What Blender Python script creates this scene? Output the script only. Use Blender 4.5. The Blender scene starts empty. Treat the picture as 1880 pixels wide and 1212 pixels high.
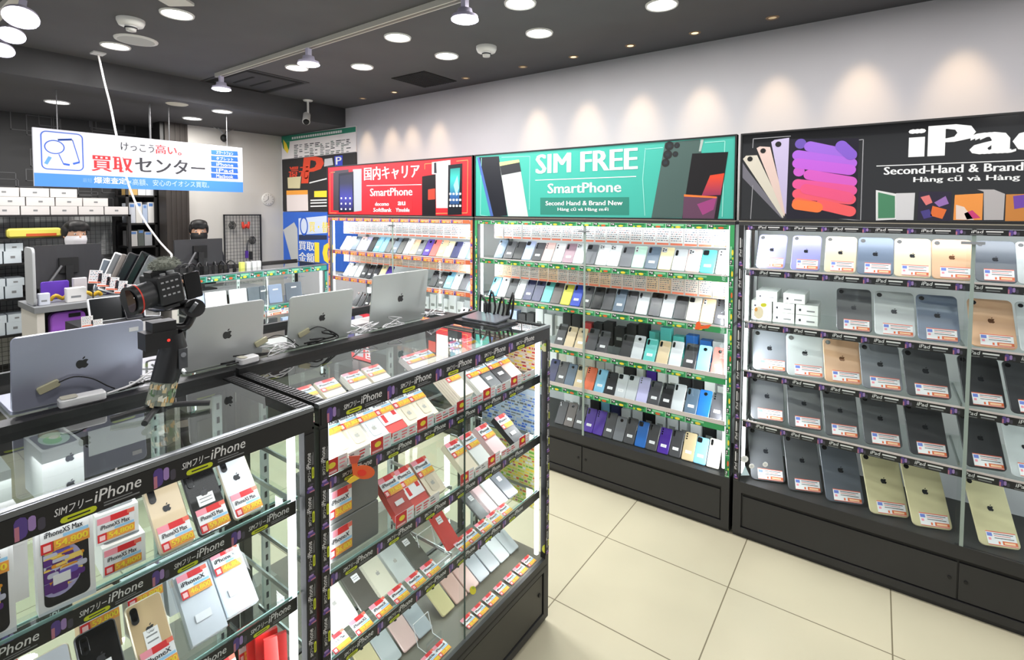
import bpy, math, random
from mathutils import Vector, Matrix
random.seed(11)
scene = bpy.context.scene
COL = scene.collection

# ------------------------------------------------------------------ camera
F, CX, CY, CAMH = 935.7, 930.3, 425.9, 1.5
YAW, PITCH, ROLL = .62924, -.04253, .003118
_f = Vector((-math.sin(YAW)*math.cos(PITCH), math.cos(YAW)*math.cos(PITCH), math.sin(PITCH)))
_r = Vector((math.cos(YAW), math.sin(YAW), 0)); _u = _r.cross(_f)
R2 = math.cos(ROLL)*_r + math.sin(ROLL)*_u; U2 = -math.sin(ROLL)*_r + math.cos(ROLL)*_u
cam = bpy.data.objects.new('camera', bpy.data.cameras.new('camera')); COL.objects.link(cam)
cam.matrix_world = Matrix(((R2.x, U2.x, -_f.x, 0), (R2.y, U2.y, -_f.y, 0), (R2.z, U2.z, -_f.z, CAMH), (0, 0, 0, 1)))
cam.data.sensor_width = 36; cam.data.lens = F/1880*36
cam.data.shift_x = (940-CX)/1880; cam.data.shift_y = (CY-606)/1880
cam.data.clip_start = .02
scene.camera = cam

def at(px, py, ax, val):
    """world point on the plane axis=val seen at a photo pixel"""
    d = R2*((px-CX)/F) - U2*((py-CY)/F) + _f
    o = Vector((0, 0, CAMH)); t = (val-o[ax])/d[ax]
    return o + d*t

# ------------------------------------------------------------------ world, exposure, main lights
w = bpy.data.worlds.new('world'); scene.world = w; w.use_nodes = True
w.node_tree.nodes['Background'].inputs[0].default_value = (.93, .96, 1, 1)
w.node_tree.nodes['Background'].inputs[1].default_value = .75
scene.view_settings.view_transform = 'Standard'; scene.view_settings.look = 'None'
scene.view_settings.exposure = 0.0; scene.view_settings.gamma = 1
scene.cycles.transparent_max_bounces = 40
scene.cycles.max_bounces = 7; scene.cycles.diffuse_bounces = 3; scene.cycles.glossy_bounces = 3
scene.cycles.use_denoising = True; scene.cycles.sample_clamp_indirect = 4
scene.cycles.caustics_reflective = False; scene.cycles.caustics_refractive = False

def area(name, loc, size, power, color=(1, 1, 1), rot=(0, 0, 0), size_y=None, spread=None, shape=None):
    l = bpy.data.lights.new(name, 'AREA'); l.energy = power; l.color = color; l.size = size
    if size_y: l.shape = 'RECTANGLE'; l.size_y = size_y
    if shape: l.shape = shape
    if spread: l.spread = spread
    o = bpy.data.objects.new(name, l); COL.objects.link(o); o.location = loc; o.rotation_euler = rot
    return o

# ------------------------------------------------------------------ materials
def lin(c): return tuple(((x/255)/12.92 if x/255 <= .04045 else ((x/255+.055)/1.055)**2.4) for x in c)
_M = {}
def mat(rgb, rough=.5, metal=0, emit=0, coat=0, spec=.5):
    k = (rgb, rough, metal, emit, coat, spec)
    if k in _M: return _M[k]
    m = bpy.data.materials.new('mat_%d_%d_%d' % rgb); m.use_nodes = True
    b = m.node_tree.nodes['Principled BSDF']; c = lin(rgb)+(1,)
    b.inputs['Base Color'].default_value = c; b.inputs['Roughness'].default_value = rough
    b.inputs['Metallic'].default_value = metal; b.inputs['Coat Weight'].default_value = coat
    b.inputs['Specular IOR Level'].default_value = spec
    if emit:
        b.inputs['Emission Color'].default_value = c; b.inputs['Emission Strength'].default_value = emit
    _M[k] = m; return m
def varied(rgb, rough=.5, scale=8, amt=.12, metal=0):
    """base colour with a soft noise variation"""
    k = ('v', rgb, rough, scale, amt, metal)
    if k in _M: return _M[k]
    m = bpy.data.materials.new('varied_%d_%d_%d' % rgb); m.use_nodes = True; nt = m.node_tree
    b = nt.nodes['Principled BSDF']; n = nt.nodes.new('ShaderNodeTexNoise'); n.inputs['Scale'].default_value = scale
    tc = nt.nodes.new('ShaderNodeTexCoord'); nt.links.new(tc.outputs['Object'], n.inputs['Vector'])
    r = nt.nodes.new('ShaderNodeValToRGB'); c = lin(rgb)
    r.color_ramp.elements[0].position = .3; r.color_ramp.elements[1].position = .7
    r.color_ramp.elements[0].color = tuple(x*(1-amt) for x in c)+(1,); r.color_ramp.elements[1].color = tuple(min(1, x*(1+amt)) for x in c)+(1,)
    nt.links.new(n.outputs[0], r.inputs[0]); nt.links.new(r.outputs[0], b.inputs['Base Color'])
    b.inputs['Roughness'].default_value = rough; b.inputs['Metallic'].default_value = metal
    _M[k] = m; return m
def gradient(cols, z0, z1, rough=.35, axis='Z'):
    """printed picture: a colour ramp along an object axis"""
    m = bpy.data.materials.new('printed_gradient'); m.use_nodes = True; nt = m.node_tree
    b = nt.nodes['Principled BSDF']; tc = nt.nodes.new('ShaderNodeTexCoord'); s = nt.nodes.new('ShaderNodeSeparateXYZ')
    mr = nt.nodes.new('ShaderNodeMapRange'); r = nt.nodes.new('ShaderNodeValToRGB')
    nt.links.new(tc.outputs['Object'], s.inputs[0]); nt.links.new(s.outputs[axis], mr.inputs[0])
    mr.inputs[1].default_value = z0; mr.inputs[2].default_value = z1; nt.links.new(mr.outputs[0], r.inputs[0])
    while len(r.color_ramp.elements) < len(cols): r.color_ramp.elements.new(.5)
    for i, c in enumerate(cols):
        r.color_ramp.elements[i].position = i/(len(cols)-1); r.color_ramp.elements[i].color = lin(c)+(1,)
    nt.links.new(r.outputs[0], b.inputs['Base Color']); b.inputs['Roughness'].default_value = rough
    return m
def make_glass(name, tint, gloss):
    m = bpy.data.materials.new(name); m.use_nodes = True; nt = m.node_tree; nt.nodes.clear()
    o = nt.nodes.new('ShaderNodeOutputMaterial'); t = nt.nodes.new('ShaderNodeBsdfTransparent'); g = nt.nodes.new('ShaderNodeBsdfGlossy')
    t.inputs[0].default_value = tint+(1,); g.inputs['Roughness'].default_value = .01
    fr = nt.nodes.new('ShaderNodeFresnel'); fr.inputs[0].default_value = 1.35
    mu = nt.nodes.new('ShaderNodeMath'); mu.operation = 'MULTIPLY'; mu.inputs[1].default_value = gloss
    ge = nt.nodes.new('ShaderNodeNewGeometry'); sb = nt.nodes.new('ShaderNodeMath'); sb.operation = 'SUBTRACT'; sb.inputs[0].default_value = 1; nt.links.new(ge.outputs['Backfacing'], sb.inputs[1])
    mb_ = nt.nodes.new('ShaderNodeMath'); mb_.operation = 'MULTIPLY'; nt.links.new(fr.outputs[0], mb_.inputs[0]); nt.links.new(sb.outputs[0], mb_.inputs[1]); nt.links.new(mb_.outputs[0], mu.inputs[0]); mx = nt.nodes.new('ShaderNodeMixShader')
    nt.links.new(mu.outputs[0], mx.inputs[0]); nt.links.new(t.outputs[0], mx.inputs[1]); nt.links.new(g.outputs[0], mx.inputs[2])
    nt.links.new(mx.outputs[0], o.inputs[0]); return m
GLASS = make_glass('clear_glass', (.97, .985, .98), .6)
SHELFGLASS = make_glass('shelf_glass', (.95, .98, .965), .8)
TOPGLASS = make_glass('counter_top_glass', (.93, .96, .955), 3.6)
ACRYL = make_glass('clear_acrylic', (.93, .95, .97), 1.0)
EDGE = mat((150, 190, 180), .2)
BLACK = mat((24, 24, 25), .45); SOFTBLACK = mat((34, 34, 35), .6); DEEP = mat((8, 8, 9), .6)
BASE = varied((40, 40, 41), .5, 3, .1)
WHITE = mat((240, 240, 240), .5); PAPER = mat((236, 236, 238), .7); SILVER = mat((205, 208, 212), .35, .3)
STEEL = mat((170, 172, 174), .3, .9)
TUBE = mat((250, 250, 255), .5, 0, 3.0)
RED = mat((214, 38, 44), .6); ORANGE = mat((240, 160, 70), .6); YEL = mat((250, 220, 60), .6); YG = mat((205, 215, 40), .6)
BLUE = mat((70, 130, 215), .6); PINK = mat((240, 150, 165), .6); PURP = mat((110, 80, 170), .5); GREY = mat((128, 130, 132), .6)
CYAN = mat((150, 200, 235), .6); GREEN = mat((40, 150, 80), .5); TEALM = mat((60, 160, 145), .45); DORANGE = mat((225, 100, 50), .6)
INK = mat((40, 42, 50), .7); LIGHTB = mat((190, 212, 240), .6)

# ------------------------------------------------------------------ mesh builder
def rr(w, h, r, n=4, cx=0, cy=0):
    r = max(1e-5, min(r, w/2, h/2)); P = []
    for sx, sy, a0 in ((1, 1, 0), (-1, 1, 90), (-1, -1, 180), (1, -1, 270)):
        for i in range(n+1):
            a = math.radians(a0+90*i/n); P.append((cx+sx*(w/2-r)+r*math.cos(a), cy+sy*(h/2-r)+r*math.sin(a)))
    return P
def ell(cx, cy, rx, ry, n=20, a0=0, a1=360):
    k = n if a1-a0 >= 360 else n+1
    return [(cx+rx*math.cos(math.radians(a0+(a1-a0)*i/n)), cy+ry*math.sin(math.radians(a0+(a1-a0)*i/n))) for i in range(k)]
I4 = Matrix.Identity(4)
FRONT = Matrix(((1, 0, 0, 0), (0, 0, -1, 0), (0, 1, 0, 0), (0, 0, 0, 1)))     # (x, y, depth) -> (x, -depth, y): drawings that face -Y
FACEX = Matrix(((0, 0, 1, 0), (1, 0, 0, 0), (0, 1, 0, 0), (0, 0, 0, 1)))      # (x, y, depth) -> (depth, x, y): drawings that face +X
_G = {}
def glyph(s, bold=0.0):
    k = (s, bold)
    if k not in _G:
        c = bpy.data.curves.new('t', 'FONT'); c.body = s; c.offset = bold; c.resolution_u = 2
        o = bpy.data.objects.new('t', c); COL.objects.link(o)
        me = bpy.data.meshes.new_from_object(o.evaluated_get(bpy.context.evaluated_depsgraph_get()))
        V = [tuple(v.co) for v in me.vertices]; P = [tuple(p.vertices) for p in me.polygons]
        bpy.data.objects.remove(o); bpy.data.curves.remove(c); bpy.data.meshes.remove(me)
        if V:
            x0 = min(v[0] for v in V); y0 = min(v[1] for v in V); V = [(v[0]-x0, v[1]-y0) for v in V]
            _G[k] = (V, P, max(v[0] for v in V), max(v[1] for v in V))
        else: _G[k] = ([(0, 0)], [], 1, 1)
    return _G[k]
class MB:
    def __init__(s): s.v = []; s.f = []; s.i = []; s.sm = []; s.m = []
    def mi(s, m):
        if m not in s.m: s.m.append(m)
        return s.m.index(m)
    def add(s, V, Fs, m, T=I4, smooth=False):
        b = len(s.v); s.v += [tuple(T @ Vector(p)) for p in V]; k = s.mi(m)
        for f in Fs: s.f.append([b+j for j in f]); s.i.append(k); s.sm.append(smooth)
        return s
    def box(s, a, b, m, T=I4):
        x0, y0, z0 = a; x1, y1, z1 = b
        return s.add([(x0, y0, z0), (x1, y0, z0), (x1, y1, z0), (x0, y1, z0), (x0, y0, z1), (x1, y0, z1), (x1, y1, z1), (x0, y1, z1)],
              [(3, 2, 1, 0), (4, 5, 6, 7), (0, 1, 5, 4), (1, 2, 6, 5), (2, 3, 7, 6), (3, 0, 4, 7)], m, T)
    def poly(s, P, z, m, T=I4): return s.add([(p[0], p[1], z) for p in P], [tuple(range(len(P)))], m, T)
    def prism(s, P, z0, z1, m, T=I4, P2=None, c=0, side=None):
        n = len(P)
        if P2 is None or c <= 0:
            V = [(p[0], p[1], z0) for p in P]+[(p[0], p[1], z1) for p in P]
            s.add(V, [tuple(range(n))[::-1]], m, T); s.add(V, [tuple(range(n, 2*n))], m, T)
            s.add(V, [(i, (i+1) % n, n+(i+1) % n, n+i) for i in range(n)], side or m, T)
        else:
            V = [(p[0], p[1], z0+c) for p in P]+[(p[0], p[1], z1-c) for p in P]+[(p[0], p[1], z1) for p in P2]+[(p[0], p[1], z0) for p in P2]
            s.add(V, [(i, (i+1) % n, n+(i+1) % n, n+i) for i in range(n)], side or m, T, True)
            s.add(V, [(n+i, n+(i+1) % n, 2*n+(i+1) % n, 2*n+i) for i in range(n)], side or m, T, True)
            s.add(V, [(3*n+i, 3*n+(i+1) % n, (i+1) % n, i) for i in range(n)], side or m, T, True)
            s.add(V, [tuple(range(2*n, 3*n))], m, T); s.add(V, [tuple(range(3*n, 4*n))[::-1]], m, T)
        return s
    def slab(s, w, h, r, z0, z1, m, T=I4, c=.001, cx=0, cy=0, side=None, n=4):
        return s.prism(rr(w, h, r, n, cx, cy), z0, z1, m, T, rr(w-2*c, h-2*c, max(r-c, 1e-4), n, cx, cy), c, side)
    def cyl(s, p0, p1, r0, r1=None, m=None, n=16, caps=True, T=I4):
        r1 = r0 if r1 is None else r1; p0 = Vector(p0); p1 = Vector(p1); d = (p1-p0).normalized()
        a = d.orthogonal().normalized(); b = d.cross(a); V = []
        for p, r in ((p0, r0), (p1, r1)):
            V += [tuple(p+(a*math.cos(2*math.pi*i/n)+b*math.sin(2*math.pi*i/n))*r) for i in range(n)]
        s.add(V, [(i, (i+1) % n, n+(i+1) % n, n+i) for i in range(n)], m, T, True)
        if caps: s.add(V, [tuple(range(n))[::-1], tuple(range(n, 2*n))], m, T)
        return s
    def lathe(s, prof, m, T=I4, n=24):
        V = []; k = len(prof)
        for i in range(n):
            a = 2*math.pi*i/n
            V += [(r*math.cos(a), r*math.sin(a), z) for r, z in prof]
        return s.add(V, [(i*k+j, ((i+1) % n)*k+j, ((i+1) % n)*k+j+1, i*k+j+1) for i in range(n) for j in range(k-1)], m, T, True)
    def tube(s, pts, r, m, n=6, T=I4, sub=0):
        pts = [Vector(p) for p in pts]
        if sub:
            q = []
            for i in range(len(pts)-1):
                p0 = pts[max(i-1, 0)]; p1 = pts[i]; p2 = pts[i+1]; p3 = pts[min(i+2, len(pts)-1)]
                for j in range(sub):
                    t = j/sub; q.append(.5*((2*p1)+(p2-p0)*t+(2*p0-5*p1+4*p2-p3)*t*t+(3*p1-p0-3*p2+p3)*t**3))
            pts = q+[pts[-1]]
        V = []; a = None
        for i, p in enumerate(pts):
            d = (pts[min(i+1, len(pts)-1)]-pts[max(i-1, 0)]).normalized()
            if a is None: a = d.orthogonal().normalized()
            a = (a-d*a.dot(d)).normalized() if (a-d*a.dot(d)).length > 1e-6 else d.orthogonal().normalized()
            b = d.cross(a); V += [tuple(p+(a*math.cos(2*math.pi*j/n)+b*math.sin(2*math.pi*j/n))*r) for j in range(n)]
        s.add(V, [(i*n+j, i*n+(j+1) % n, (i+1)*n+(j+1) % n, (i+1)*n+j) for i in range(len(pts)-1) for j in range(n)], m, T, True)
        s.add(V, [tuple(range(n))[::-1], tuple(range(len(V)-n, len(V)))], m, T); return s
    def ball(s, c, rx, ry, rz, m, n=14, T=I4):
        k = n//2+1; prof = [(math.sin(math.pi*j/(k-1)), -math.cos(math.pi*j/(k-1))) for j in range(k)]
        return s.lathe(prof, m, T @ Matrix.Translation(Vector(c)) @ Matrix.Diagonal((rx, ry, rz, 1)), n)
    def text(s, t, x, y, w, h, m, z=.0006, T=I4, bold=.0, skew=0):
        V, P, W, Hh = glyph(t, 0)
        sx = w/W; sy = h/Hh if h else sx
        for k in ((0,) if not bold else (-1, 0, 1)):
            s.add([(x+p[0]*sx+skew*p[1]*sy+k*bold*sx, y+p[1]*sy, z+(k+1)*.00012) for p in V], P, m, T)
        return s
    def mesh(s, name):
        me = bpy.data.meshes.new(name); me.from_pydata(s.v, [], s.f)
        for m in s.m: me.materials.append(m)
        me.polygons.foreach_set('material_index', s.i); me.polygons.foreach_set('use_smooth', s.sm); me.update(); return me
    def build(s, name, parent=None, loc=(0, 0, 0), rot=(0, 0, 0), **kw): return put(name, s.mesh(name), parent, loc, rot, **kw)
def put(name, mesh, parent=None, loc=(0, 0, 0), rot=(0, 0, 0), label=None, cat=None, group=None, kind=None):
    o = bpy.data.objects.new(name, mesh); COL.objects.link(o); o.location = loc; o.rotation_euler = rot
    if parent is not None: o.parent = parent
    if label: o['label'] = label
    if cat: o['category'] = cat
    if group: o['group'] = group
    if kind: o['kind'] = kind
    return o
def thing(name, label, cat, loc=(0, 0, 0), rot=(0, 0, 0), group=None): return put(name, None, None, loc, rot, label, cat, group)
ORD = 'first second third fourth fifth sixth seventh eighth ninth tenth eleventh twelfth thirteenth fourteenth fifteenth sixteenth seventeenth eighteenth nineteenth twentieth twenty-first twenty-second twenty-third twenty-fourth twenty-fifth'.split()
def D(d): return math.radians(d)

APPLE = [(.02,.71),(.14,.765),(.26,.775),(.36,.74),(.44,.66),(.35,.58),(.305,.47),(.33,.35),(.45,.26),(.39,.13),(.31,.03),(.21,-.03),(.11,-.01),(0,.025),(-.1,.005),(-.2,-.03),(-.31,.04),(-.41,.19),(-.46,.37),(-.445,.55),(-.37,.69),(-.25,.765),(-.12,.75)]
LEAF = [(.0,.80),(.015,.91),(.1,1.01),(.2,1.05),(.19,.93),(.1,.83)]
def apple(mb, cx, cy, h, m, T=I4, z=.0006):
    mb.poly([(cx+p[0]*h, cy+(p[1]-.45)*h) for p in APPLE], z, m, T); mb.poly([(cx+p[0]*h, cy+(p[1]-.45)*h) for p in LEAF], z, m, T)

# ------------------------------------------------------------------ room
def tile_floor():
    m = bpy.data.materials.new('cream_floor_tiles'); m.use_nodes = True; nt = m.node_tree; N = nt.nodes.new; L = nt.links.new
    b = nt.nodes['Principled BSDF']; tc = N('ShaderNodeTexCoord'); s = N('ShaderNodeSeparateXYZ'); L(tc.outputs['Object'], s.inputs[0])
    def line(sock, off, per):
        a = N('ShaderNodeMath'); a.operation = 'SUBTRACT'; a.inputs[1].default_value = off; L(sock, a.inputs[0])
        d = N('ShaderNodeMath'); d.operation = 'DIVIDE'; d.inputs[1].default_value = per; L(a.outputs[0], d.inputs[0])
        r = N('ShaderNodeMath'); r.operation = 'ROUND'; L(d.outputs[0], r.inputs[0])
        q = N('ShaderNodeMath'); q.operation = 'SUBTRACT'; L(d.outputs[0], q.inputs[0]); L(r.outputs[0], q.inputs[1])
        ab = N('ShaderNodeMath'); ab.operation = 'ABSOLUTE'; L(q.outputs[0], ab.inputs[0])
        lt = N('ShaderNodeMath'); lt.operation = 'LESS_THAN'; lt.inputs[1].default_value = .0022/per; L(ab.outputs[0], lt.inputs[0]); return lt.outputs[0]
    mx = N('ShaderNodeMath'); mx.operation = 'MAXIMUM'; L(line(s.outputs[0], -.967, .524), mx.inputs[0]); L(line(s.outputs[1], 1.65, .466), mx.inputs[1])
    n = N('ShaderNodeTexNoise'); n.inputs['Scale'].default_value = 2.2; L(tc.outputs['Object'], n.inputs['Vector'])
    r = N('ShaderNodeValToRGB'); r.color_ramp.elements[0].position = .35; r.color_ramp.elements[1].position = .65
    r.color_ramp.elements[0].color = lin((193, 187, 162))+(1,); r.color_ramp.elements[1].color = lin((201, 194, 168))+(1,)
    L(n.outputs[0], r.inputs[0]); c = N('ShaderNodeMix'); c.data_type = 'RGBA'; L(mx.outputs[0], c.inputs[0]); L(r.outputs[0], c.inputs[6])
    c.inputs[7].default_value = lin((120, 112, 90))+(1,); L(c.outputs[2], b.inputs['Base Color']); b.inputs['Roughness'].default_value = .42
    return m
X0, X1, Y0, Y1 = -5.6, 2.6, -2.6, 2.9
MB().box((X0, Y0, -.08), (X1, Y1+.02, 0), tile_floor()).build('floor', kind='structure')
DARKC = varied((92, 92, 95), .8, 2.5, .08)
MB().box((-3.92, Y0, 2.414), (X1, Y1+.02, 2.50), DARKC).build('ceiling', kind='structure')
MB().box((X0, Y0, 2.25), (-3.92, Y1+.02, 2.50), varied((76, 76, 79), .8, 2.5, .08)).build('ceiling_low', kind='structure')
WALLW = varied((196, 194, 199), .75, 3, .03)
MB().box((X0, Y1, 0), (X1, Y1+.12, 2.414), WALLW).build('wall_back', kind='structure')
MB().box((X1, Y0, 0), (X1+.1, Y1, 2.414), WALLW).build('wall_right', kind='structure')
# far wall: grey plaster part, dark column, dark patterned part
GW = varied((196, 193, 188), .8, 3, .03)
MB().box((-5.1, 2.01, 0), (-4.98, Y1, 2.25), GW).build('wall_far', kind='structure')
mb = MB()
for k in range(9): mb.box((-5.12, 1.83+.02*k, 0), (-4.96-.006*(k % 2), 1.83+.02*(k+1), 2.25), mat((52, 46, 42), .6))
mb.build('trim_1', kind='structure')
mb = MB(); mb.box((X0, Y0, 0), (-5.45, 2.4, 2.25), mat((44, 44, 45), .7))
random.seed(3)
for k in range(46):      # thin grey line drawing printed on the dark wall
    y = random.uniform(-.1, 1.7); z = random.uniform(1.3, 2.2); a = random.uniform(.05, .35); h = random.uniform(.03, .2)
    for q in ((y, z, y+a, z+.006), (y, z+h, y+a, z+h+.006), (y, z, y+.006, z+h), (y+a, z, y+a+.006, z+h)):
        mb.box((-5.451, q[0], q[1]), (-5.447, q[2], min(q[3], 2.25)), mat((84, 84, 86), .7))
mb.build('wall_left', kind='structure')
MB().box((-5.12, 1.80, 2.02), (-4.98, 1.83, 2.25), BLACK).box((-5.3, 1.15, 2.05), (-5.26, 1.83, 2.08), mat((70, 55, 45), .6)).box((-5.3, 1.15, 1.98), (-5.26, 1.83, 2.01), mat((70, 55, 45), .6)).build('trim_2', kind='structure')
MB().box((-4.98, 2.89, 0), (-3.6, 2.9, .07), mat((90, 88, 84), .6)).build('baseboard_back', kind='structure')

# ------------------------------------------------------------------ ceiling fittings
DISC = mat((255, 252, 246), .5, 0, 9.0)
def ringlamp(r):
    f = MB().lathe([(r, 0), (r, -.006), (r*1.12, -.008), (r*1.16, 0)], WHITE).mesh('trim_ring')
    d = MB().lathe([(0, -.004), (r*.98, -.004), (r*.98, 0)], DISC).mesh('lamp_disc'); return f, d
ringA = ringlamp(.062)
WARM = (1, .93, .82)
def downlight(x, y, z, label, power=5):
    t = thing('ceiling_light', label, 'ceiling light', (x, y, z), group='round ceiling downlights')
    put('trim_ring', ringA[0], t); put('lamp_disc', ringA[1], t)
    area('ceiling_area_light', (x, y, z-.012), .11, power, (1, .97, .92), shape='DISK')
for (px, py), lab in (((325, 25), 'round ceiling downlight beside the white square junction plate near the smoke detector'), ((212, 84), 'round ceiling downlight touching the round speaker above the blue and white banner'),
      ((730, 68), 'large round ceiling downlight alone beside the lighting track, between two hanging lamps'), ((820, 102), 'round ceiling downlight between the square vent and the smoke detector'),
      ((665, 122), 'round ceiling downlight in the row above the security camera'), ((990, 60), 'round ceiling downlight just past the smoke detector towards the tablet sign'),
      ((1215, 8), 'round ceiling downlight nearest the tablet sign, cut by the picture edge'), ((955, 5), 'round ceiling downlight at the picture edge beside the brightest track lamp'), ((545, 124), 'round ceiling downlight half behind the middle track lamp')):
    p = at(px, py, 2, 2.414); downlight(p.x, p.y, 2.414, lab)
for (px, py), lab in (((105, 187), 'low ceiling downlight above the logo end of the hanging banner'), ((353, 217), 'low ceiling downlight nearest the dark far column'), ((408, 204), 'low ceiling downlight beside the bulkhead step')):
    p = at(px, py, 2, 2.25); downlight(p.x, p.y, 2.25, lab, 9)
for x, y in ((-4.68, .3), (-4.68, -.5), (-3.4, .2)): area('ceiling_area_light', (x, y, 2.24), .11, 8, (1, .98, .95), shape='DISK')  # unseen lamps without fixtures, added to brighten the storage rack area
for x, y in ((-.15, 2.26), (.5, 2.26), (1.15, 2.26), (-.1, 1.88), (.55, 1.7)): area('ceiling_area_light', (x, y, 2.40), .11, 4, (1, .97, .93), shape='DISK')  # extra lamps out of view, added to lift the wall near the tablet sign
for x, y in ((-.8, .3), (.3, 1.2), (-1.9, -.3), (.8, -.6)):          # added lamps outside the view, no fixtures, to light the counters
    area('ceiling_area_light', (x, y, 2.40), .11, 7, (1, .98, .95), shape='DISK')
p = at(325, 191, 2, 2.25); MB().lathe([(0, -.006), (.06, -.006), (.07, 0)], mat((200, 196, 180), .6)).build('ceiling_cover', loc=(p.x, p.y, 2.25), label='unlit cream round cover on the low ceiling', cat='ceiling cover')
p = at(250, 73, 2, 2.414); mb = MB().lathe([(0, -.008), (.085, -.008), (.098, -.006), (.1, 0)], WHITE)
mb.lathe([(0, -.0085), (.084, -.0085)], mat((196, 198, 198), .7)); mb.build('ceiling_speaker', loc=(p.x, p.y, 2.414), label='flat round white ceiling speaker with grey grille', cat='speaker')
p = at(300, -2, 2, 2.414)
for (px, py), lab in (((240, 36), 'white smoke detector on the ceiling above the hanging cable'), ((893, 86), 'white smoke detector on the ceiling near the square black vent')):
    p = at(px, py, 2, 2.414); t = thing('smoke_detector', lab, 'smoke detector', (p.x, p.y, 2.414))
    MB().lathe([(0, -.03), (.05, -.03), (.058, -.012), (.058, 0)], WHITE).build('detector_base', t)
    MB().lathe([(0, -.055), (.02, -.055), (.026, -.03)], mat((215, 215, 215), .5)).lathe([(.0262, -.045), (.0262, -.038)], INK).build('sensor', t)
p = at(322, 3, 2, 2.405); MB().slab(.12, .09, .01, 0, .012, mat((222, 220, 215), .5), Matrix.Translation((0, 0, -.012)) @ Matrix.Rotation(.6, 4, 'Z')).build('junction_plate', loc=(p.x, p.y, 2.414), label='small white square plate on the ceiling by the smoke detector', cat='ceiling plate')
# tiny wall-washing spots along the wall
for i, (px, py) in enumerate(((1418, 32), (1273, 58), (1156, 83), (1052, 104), (963, 124), (860, 145), (727, 170), (672, 182))):
    x = at(px, py, 2, 2.414).x
    t = thing('recessed_spot', '%s recessed ceiling spot along the white wall, counted from the tablet sign end' % ORD[i], 'spotlight', (x, 2.72, 2.414), group='wall-washing spots')
    MB().lathe([(.018, -.002), (.026, -.004), (.03, 0)], mat((150, 125, 95), .4, .6)).build('trim_ring', t)
    MB().lathe([(0, -.001), (.018, -.001)], mat((255, 225, 180), .5, 0, 1.5 if i in (1, 2, 3, 6) else .2)).build('lens', t)
for x in (-3.62, -3.3, -3.06, -2.76, -1.86, -1.49, -1.14, -.79, -.43, -.08, .27, .62):
    l = bpy.data.lights.new('wall_spot', 'SPOT'); l.energy = 14; l.color = (1, .72, .42); l.spot_size = D(46); l.spot_blend = 1; l.shadow_soft_size = .03
    o = bpy.data.objects.new('wall_spot', l); COL.objects.link(o); o.location = (x, 2.72, 2.405); o.rotation_euler = (D(19), 0, 0)
# lighting track with hanging lamps
TRK = mat((206, 204, 196), .5)
MB().box((-3.63, 1.645, 2.388), (1.2, 1.68, 2.414), TRK).box((-3.63, 1.655, 2.3865), (1.2, 1.670, 2.388), mat((120, 118, 112), .5)).build('lighting_track', label='long cream lighting track running across the dark ceiling', cat='lighting track')
COOL = mat((246, 243, 255), .5, 0, 10.0); LAV = mat((205, 200, 225), .4)
def tracklamp(loc, rot, lab, s=1.0, energy=9):
    t = thing('track_light', lab, 'track light', loc, rot, 'lamps hung from lighting tracks')
    MB().box((-.012, -.012, 0), (.012, .012, .05*s), LAV).cyl((0, 0, -.004), (0, 0, .02), .008, .008, LAV, 10).build('mounting_arm', t)
    MB().lathe([(0, 0), (.03*s, 0), (.034*s, -.02*s), (.055*s, -.028*s), (.058*s, -.045*s)], LAV).build('housing', t)
    MB().lathe([(0, -.048*s), (.05*s, -.048*s), (.058*s, -.042*s)], COOL).build('lens', t)
    l = area('track_lamp', Vector(loc)+Vector((0, 0, -.06)), .09, energy, (.95, .95, 1), shape='DISK')
for x, lab in ((-3.57, 'track light at the far end of the lighting track'), (-2.565, 'track light in the middle of the track beside a downlight'), (-1.43, 'largest bright track light at the picture edge')):
    tracklamp((x, 1.66, 2.345), (0, 0, 0), lab)
for (px, py), lab, s in (((40, 14), 'tilted track light highest in the corner cluster', 1.0), ((22, 50), 'tilted track light in the middle of the corner cluster', .85), ((4, 78), 'tilted track light lowest in the corner cluster', .85)):
    p = at(px, py, 2, 2.32); tracklamp((p.x, p.y, 2.31), (D(-10), D(-28), 0), lab, s, 5)
pa = at(-15, 40, 2, 2.40); MB().box((-4+.3, pa.y-.02, 2.388), (pa.x+1.2, pa.y+.015, 2.414), TRK).build('lighting_track', label='lighting track above the corner cluster of tilted lamps', cat='lighting track')
# vents
def vent(px, py, w, lab, kind):
    p = at(px, py, 2, 2.414); t = thing('ceiling_vent', lab, 'ceiling vent', (p.x, p.y, 2.414))
    if kind: 
        MB().box((-w, -w, -.004), (w, w, 0), mat((20, 20, 21), .9)).build('grille_plate', t)
        mb = MB()
        for k in range(12): a = -w+.012+k*(2*w-.02)/12; mb.box((a, -w, -.006), (a+.004, w, -.003), mat((46, 46, 48), .7))
        mb.build('grille', t)
    else:
        MB().box((-w, -w*.8, -.004), (w, w*.8, 0), mat((62, 62, 64), .8)).build('cassette_panel', t)
        mb = MB()
        for a, b, c, d in ((-w*.9, -w*.72, w*.9, -w*.6), (-w*.9, w*.6, w*.9, w*.72), (-w*.9, -w*.6, -w*.78, w*.6), (w*.78, -w*.6, w*.9, w*.6), (-w*.45, -w*.3, w*.45, -w*.24), (-w*.45, w*.1, w*.45, w*.16)): mb.box((a, b, -.006), (c, d, -.003), mat((16, 16, 16), .9))
        mb.build('slot', t)
vent(468, 150, .3, 'dark ceiling air conditioner vent with four slots by the track end', 0)
vent(779, 146, .16, 'square black ceiling vent with a fine grille near the white wall', 1)
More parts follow.
